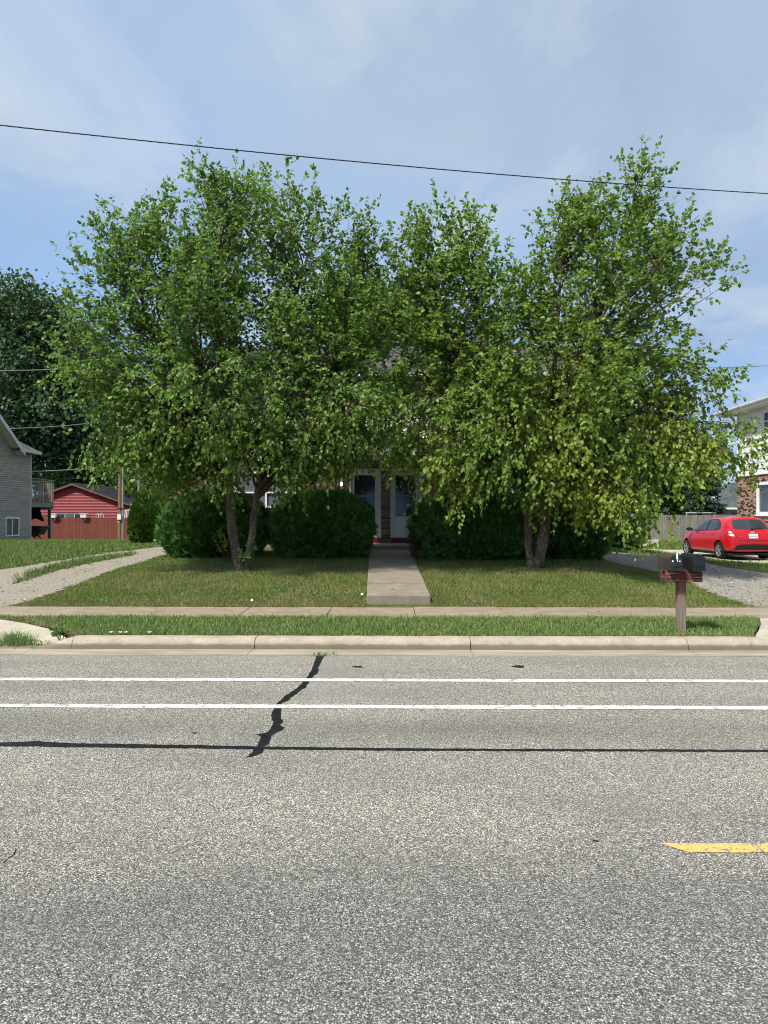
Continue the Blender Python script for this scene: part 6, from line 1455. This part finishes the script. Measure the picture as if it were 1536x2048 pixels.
# ================================================================== WEEDS, FLOWERS, LITTER
def tuft(name, label, px, py, n, h, w, spread, mat, z=None):
    b = Gr(px, py); b.z = z; rg = np.random.default_rng(n); e = empty(name, tuple(b), label=label, cat='weed')
    X = rg.normal(0, spread, n); Y = rg.normal(0, spread * .6, n); a = rg.uniform(0, 6.28, n); H = h * rg.uniform(.4, 1.1, n) * np.exp(-(X / spread) ** 2 * .3); ln = H * rg.uniform(.1, .9, n); la = np.arctan2(Y, X) + rg.normal(0, .8, n)
    bb = np.stack([X, Y, X * 0], -1); sd = np.stack([np.cos(a), np.sin(a), a * 0], -1) * w / 2; ld = np.stack([np.cos(la), np.sin(la), la * 0], -1)
    mid_ = bb + ld * (ln * .3)[:, None] + np.array([0, 0, 1.]) * (H * .6)[:, None]; tip = bb + ld * ln[:, None] + np.array([0, 0, 1.]) * H[:, None]
    v = np.stack([bb - sd, bb + sd, mid_ + sd * .8, mid_ - sd * .8, tip], 1).reshape(-1, 3); i = np.arange(n)[:, None] * 5
    f = np.concatenate([i + np.array([[0, 1, 2]]), i + np.array([[0, 2, 3]]), i + np.array([[3, 2, 4]])], 1).reshape(-1)
    link_mesh('foliage', fast_mesh('foliage', v, f, 3, {'rnd': np.repeat(rg.random(n), 5), 'h': np.tile([.3, .3, .7, .7, 1.], n)}), mat, e); return e
tuft('grass_tuft', 'shaggy grass tuft growing in the gutter at the left apron', 33, 1292, 420, .20, .010, .17, M['verge_grass'], .03)
tuft('grass_tuft', 'low weeds along the gutter joint beside the shaggy tuft', 85, 1291, 260, .06, .012, .22, M['verge_grass'], .03)
tuft('grass_tuft', 'thin weeds in the joint where the tar crack meets the gutter', 648, 1310, 130, .035, .010, .12, M['verge_grass'], .01)
pw = P(120, 1285, 9.72); pw.z = .09
sprig('broadleaf_weed', 'upright leafy weed where the left kerb ends', tuple(pw), [(.02, 0, .26), (-.09, 0, .22), (.10, .02, .2), (-.03, -.05, .18), (.05, -.04, .24)], 9, .06, M['leaf_big'])
for px, py, lab in ((222, 1265, 'white flower head nearest the end of the kerb'), (241, 1266, 'white flower head second from the kerb end'), (252, 1266, 'white flower head third along the kerb top'), (299, 1268, 'lone white flower head farther along the kerb')):
    d = 9.83; p = P(px, py, d); e = empty('white_flower', (p.x, p.y, .14), label=lab, cat='flower', group='white flowers on the verge edge')
    mb = MB(); mb.tube([(p.x, p.y, .14), (p.x + .005, p.y, .185)], .003, 5); mb.build('stem', M['leaf_big'], e)
    mb = MB()
    for k in range(7): a = k * .9; mb.add([(p.x, p.y, .185), (p.x + .022 * math.cos(a), p.y + .022 * math.sin(a), .197 + .006 * (k % 2)), (p.x + .026 * math.cos(a + .45), p.y + .026 * math.sin(a + .45), .207), (p.x + .02 * math.cos(a + .9), p.y + .02 * math.sin(a + .9), .197)], [(0, 1, 2, 3)])
    mb.build('blossom', M['plastic_w'], e)
for px, py, lab in ((724, 1192, 'scrap of white paper on the lawn beside the front path'), (504, 1204, 'scrap of white paper on the lawn edge near the sidewalk')):
    g_ = G(px, py + 3); mb = MB(); r = random.Random(px)
    for k in range(5): a = k * 1.256; mb.v.append((g_.x + .03 * math.cos(a), g_.y + .02 * math.sin(a), g_.z + .045 + r.uniform(0, .025)))
    mb.v.append((g_.x, g_.y, g_.z + .085)); mb.v.append((g_.x, g_.y, g_.z + .02)); mb.f = [(k, (k + 1) % 5, 5) for k in range(5)] + [((k + 1) % 5, k, 6) for k in range(5)]
    setp(mb.build('paper_scrap', M['plastic_w'], None, tuple(g_)), lab, 'litter', 'paper scraps on the lawn')

# a few yellowed leaves dropped on the concrete and lawn edge
rl_ = random.Random(41)
for i, (px, py, lab) in enumerate(((310, 1221, 'fallen yellow leaf on the sidewalk below the left birch'), (612, 1222, 'fallen yellow leaf on the sidewalk between left birch and front path'), (790, 1180, 'fallen yellow leaf on the lower slab of the front path'), (1005, 1221, 'fallen yellow leaf on the sidewalk right of the front path'), (1195, 1222, 'fallen yellow leaf on the sidewalk nearest the mailboxes'))):
    Yl = 11.95 + rl_.uniform(-.2, .3) if py > 1200 else 13.2; xl_ = XA(px, Yl); zl = (wz(Yl) if py < 1200 else .222) + .004; a = rl_.uniform(0, 6.28)
    pts = np.array([[xl_, Yl, zl]]); me = leaf_mesh('fallen_leaf', pts * 0, np.array([[math.cos(a), math.sin(a), .12]]), np.array([[.1, -.1, 1.]]), np.array([.085]), np.array([.06]), np.zeros(1))
    setp(link_mesh('fallen_leaf', me, M['leaf_yel'], None, (xl_, Yl, zl)), lab, 'leaf', 'fallen leaves on the concrete')
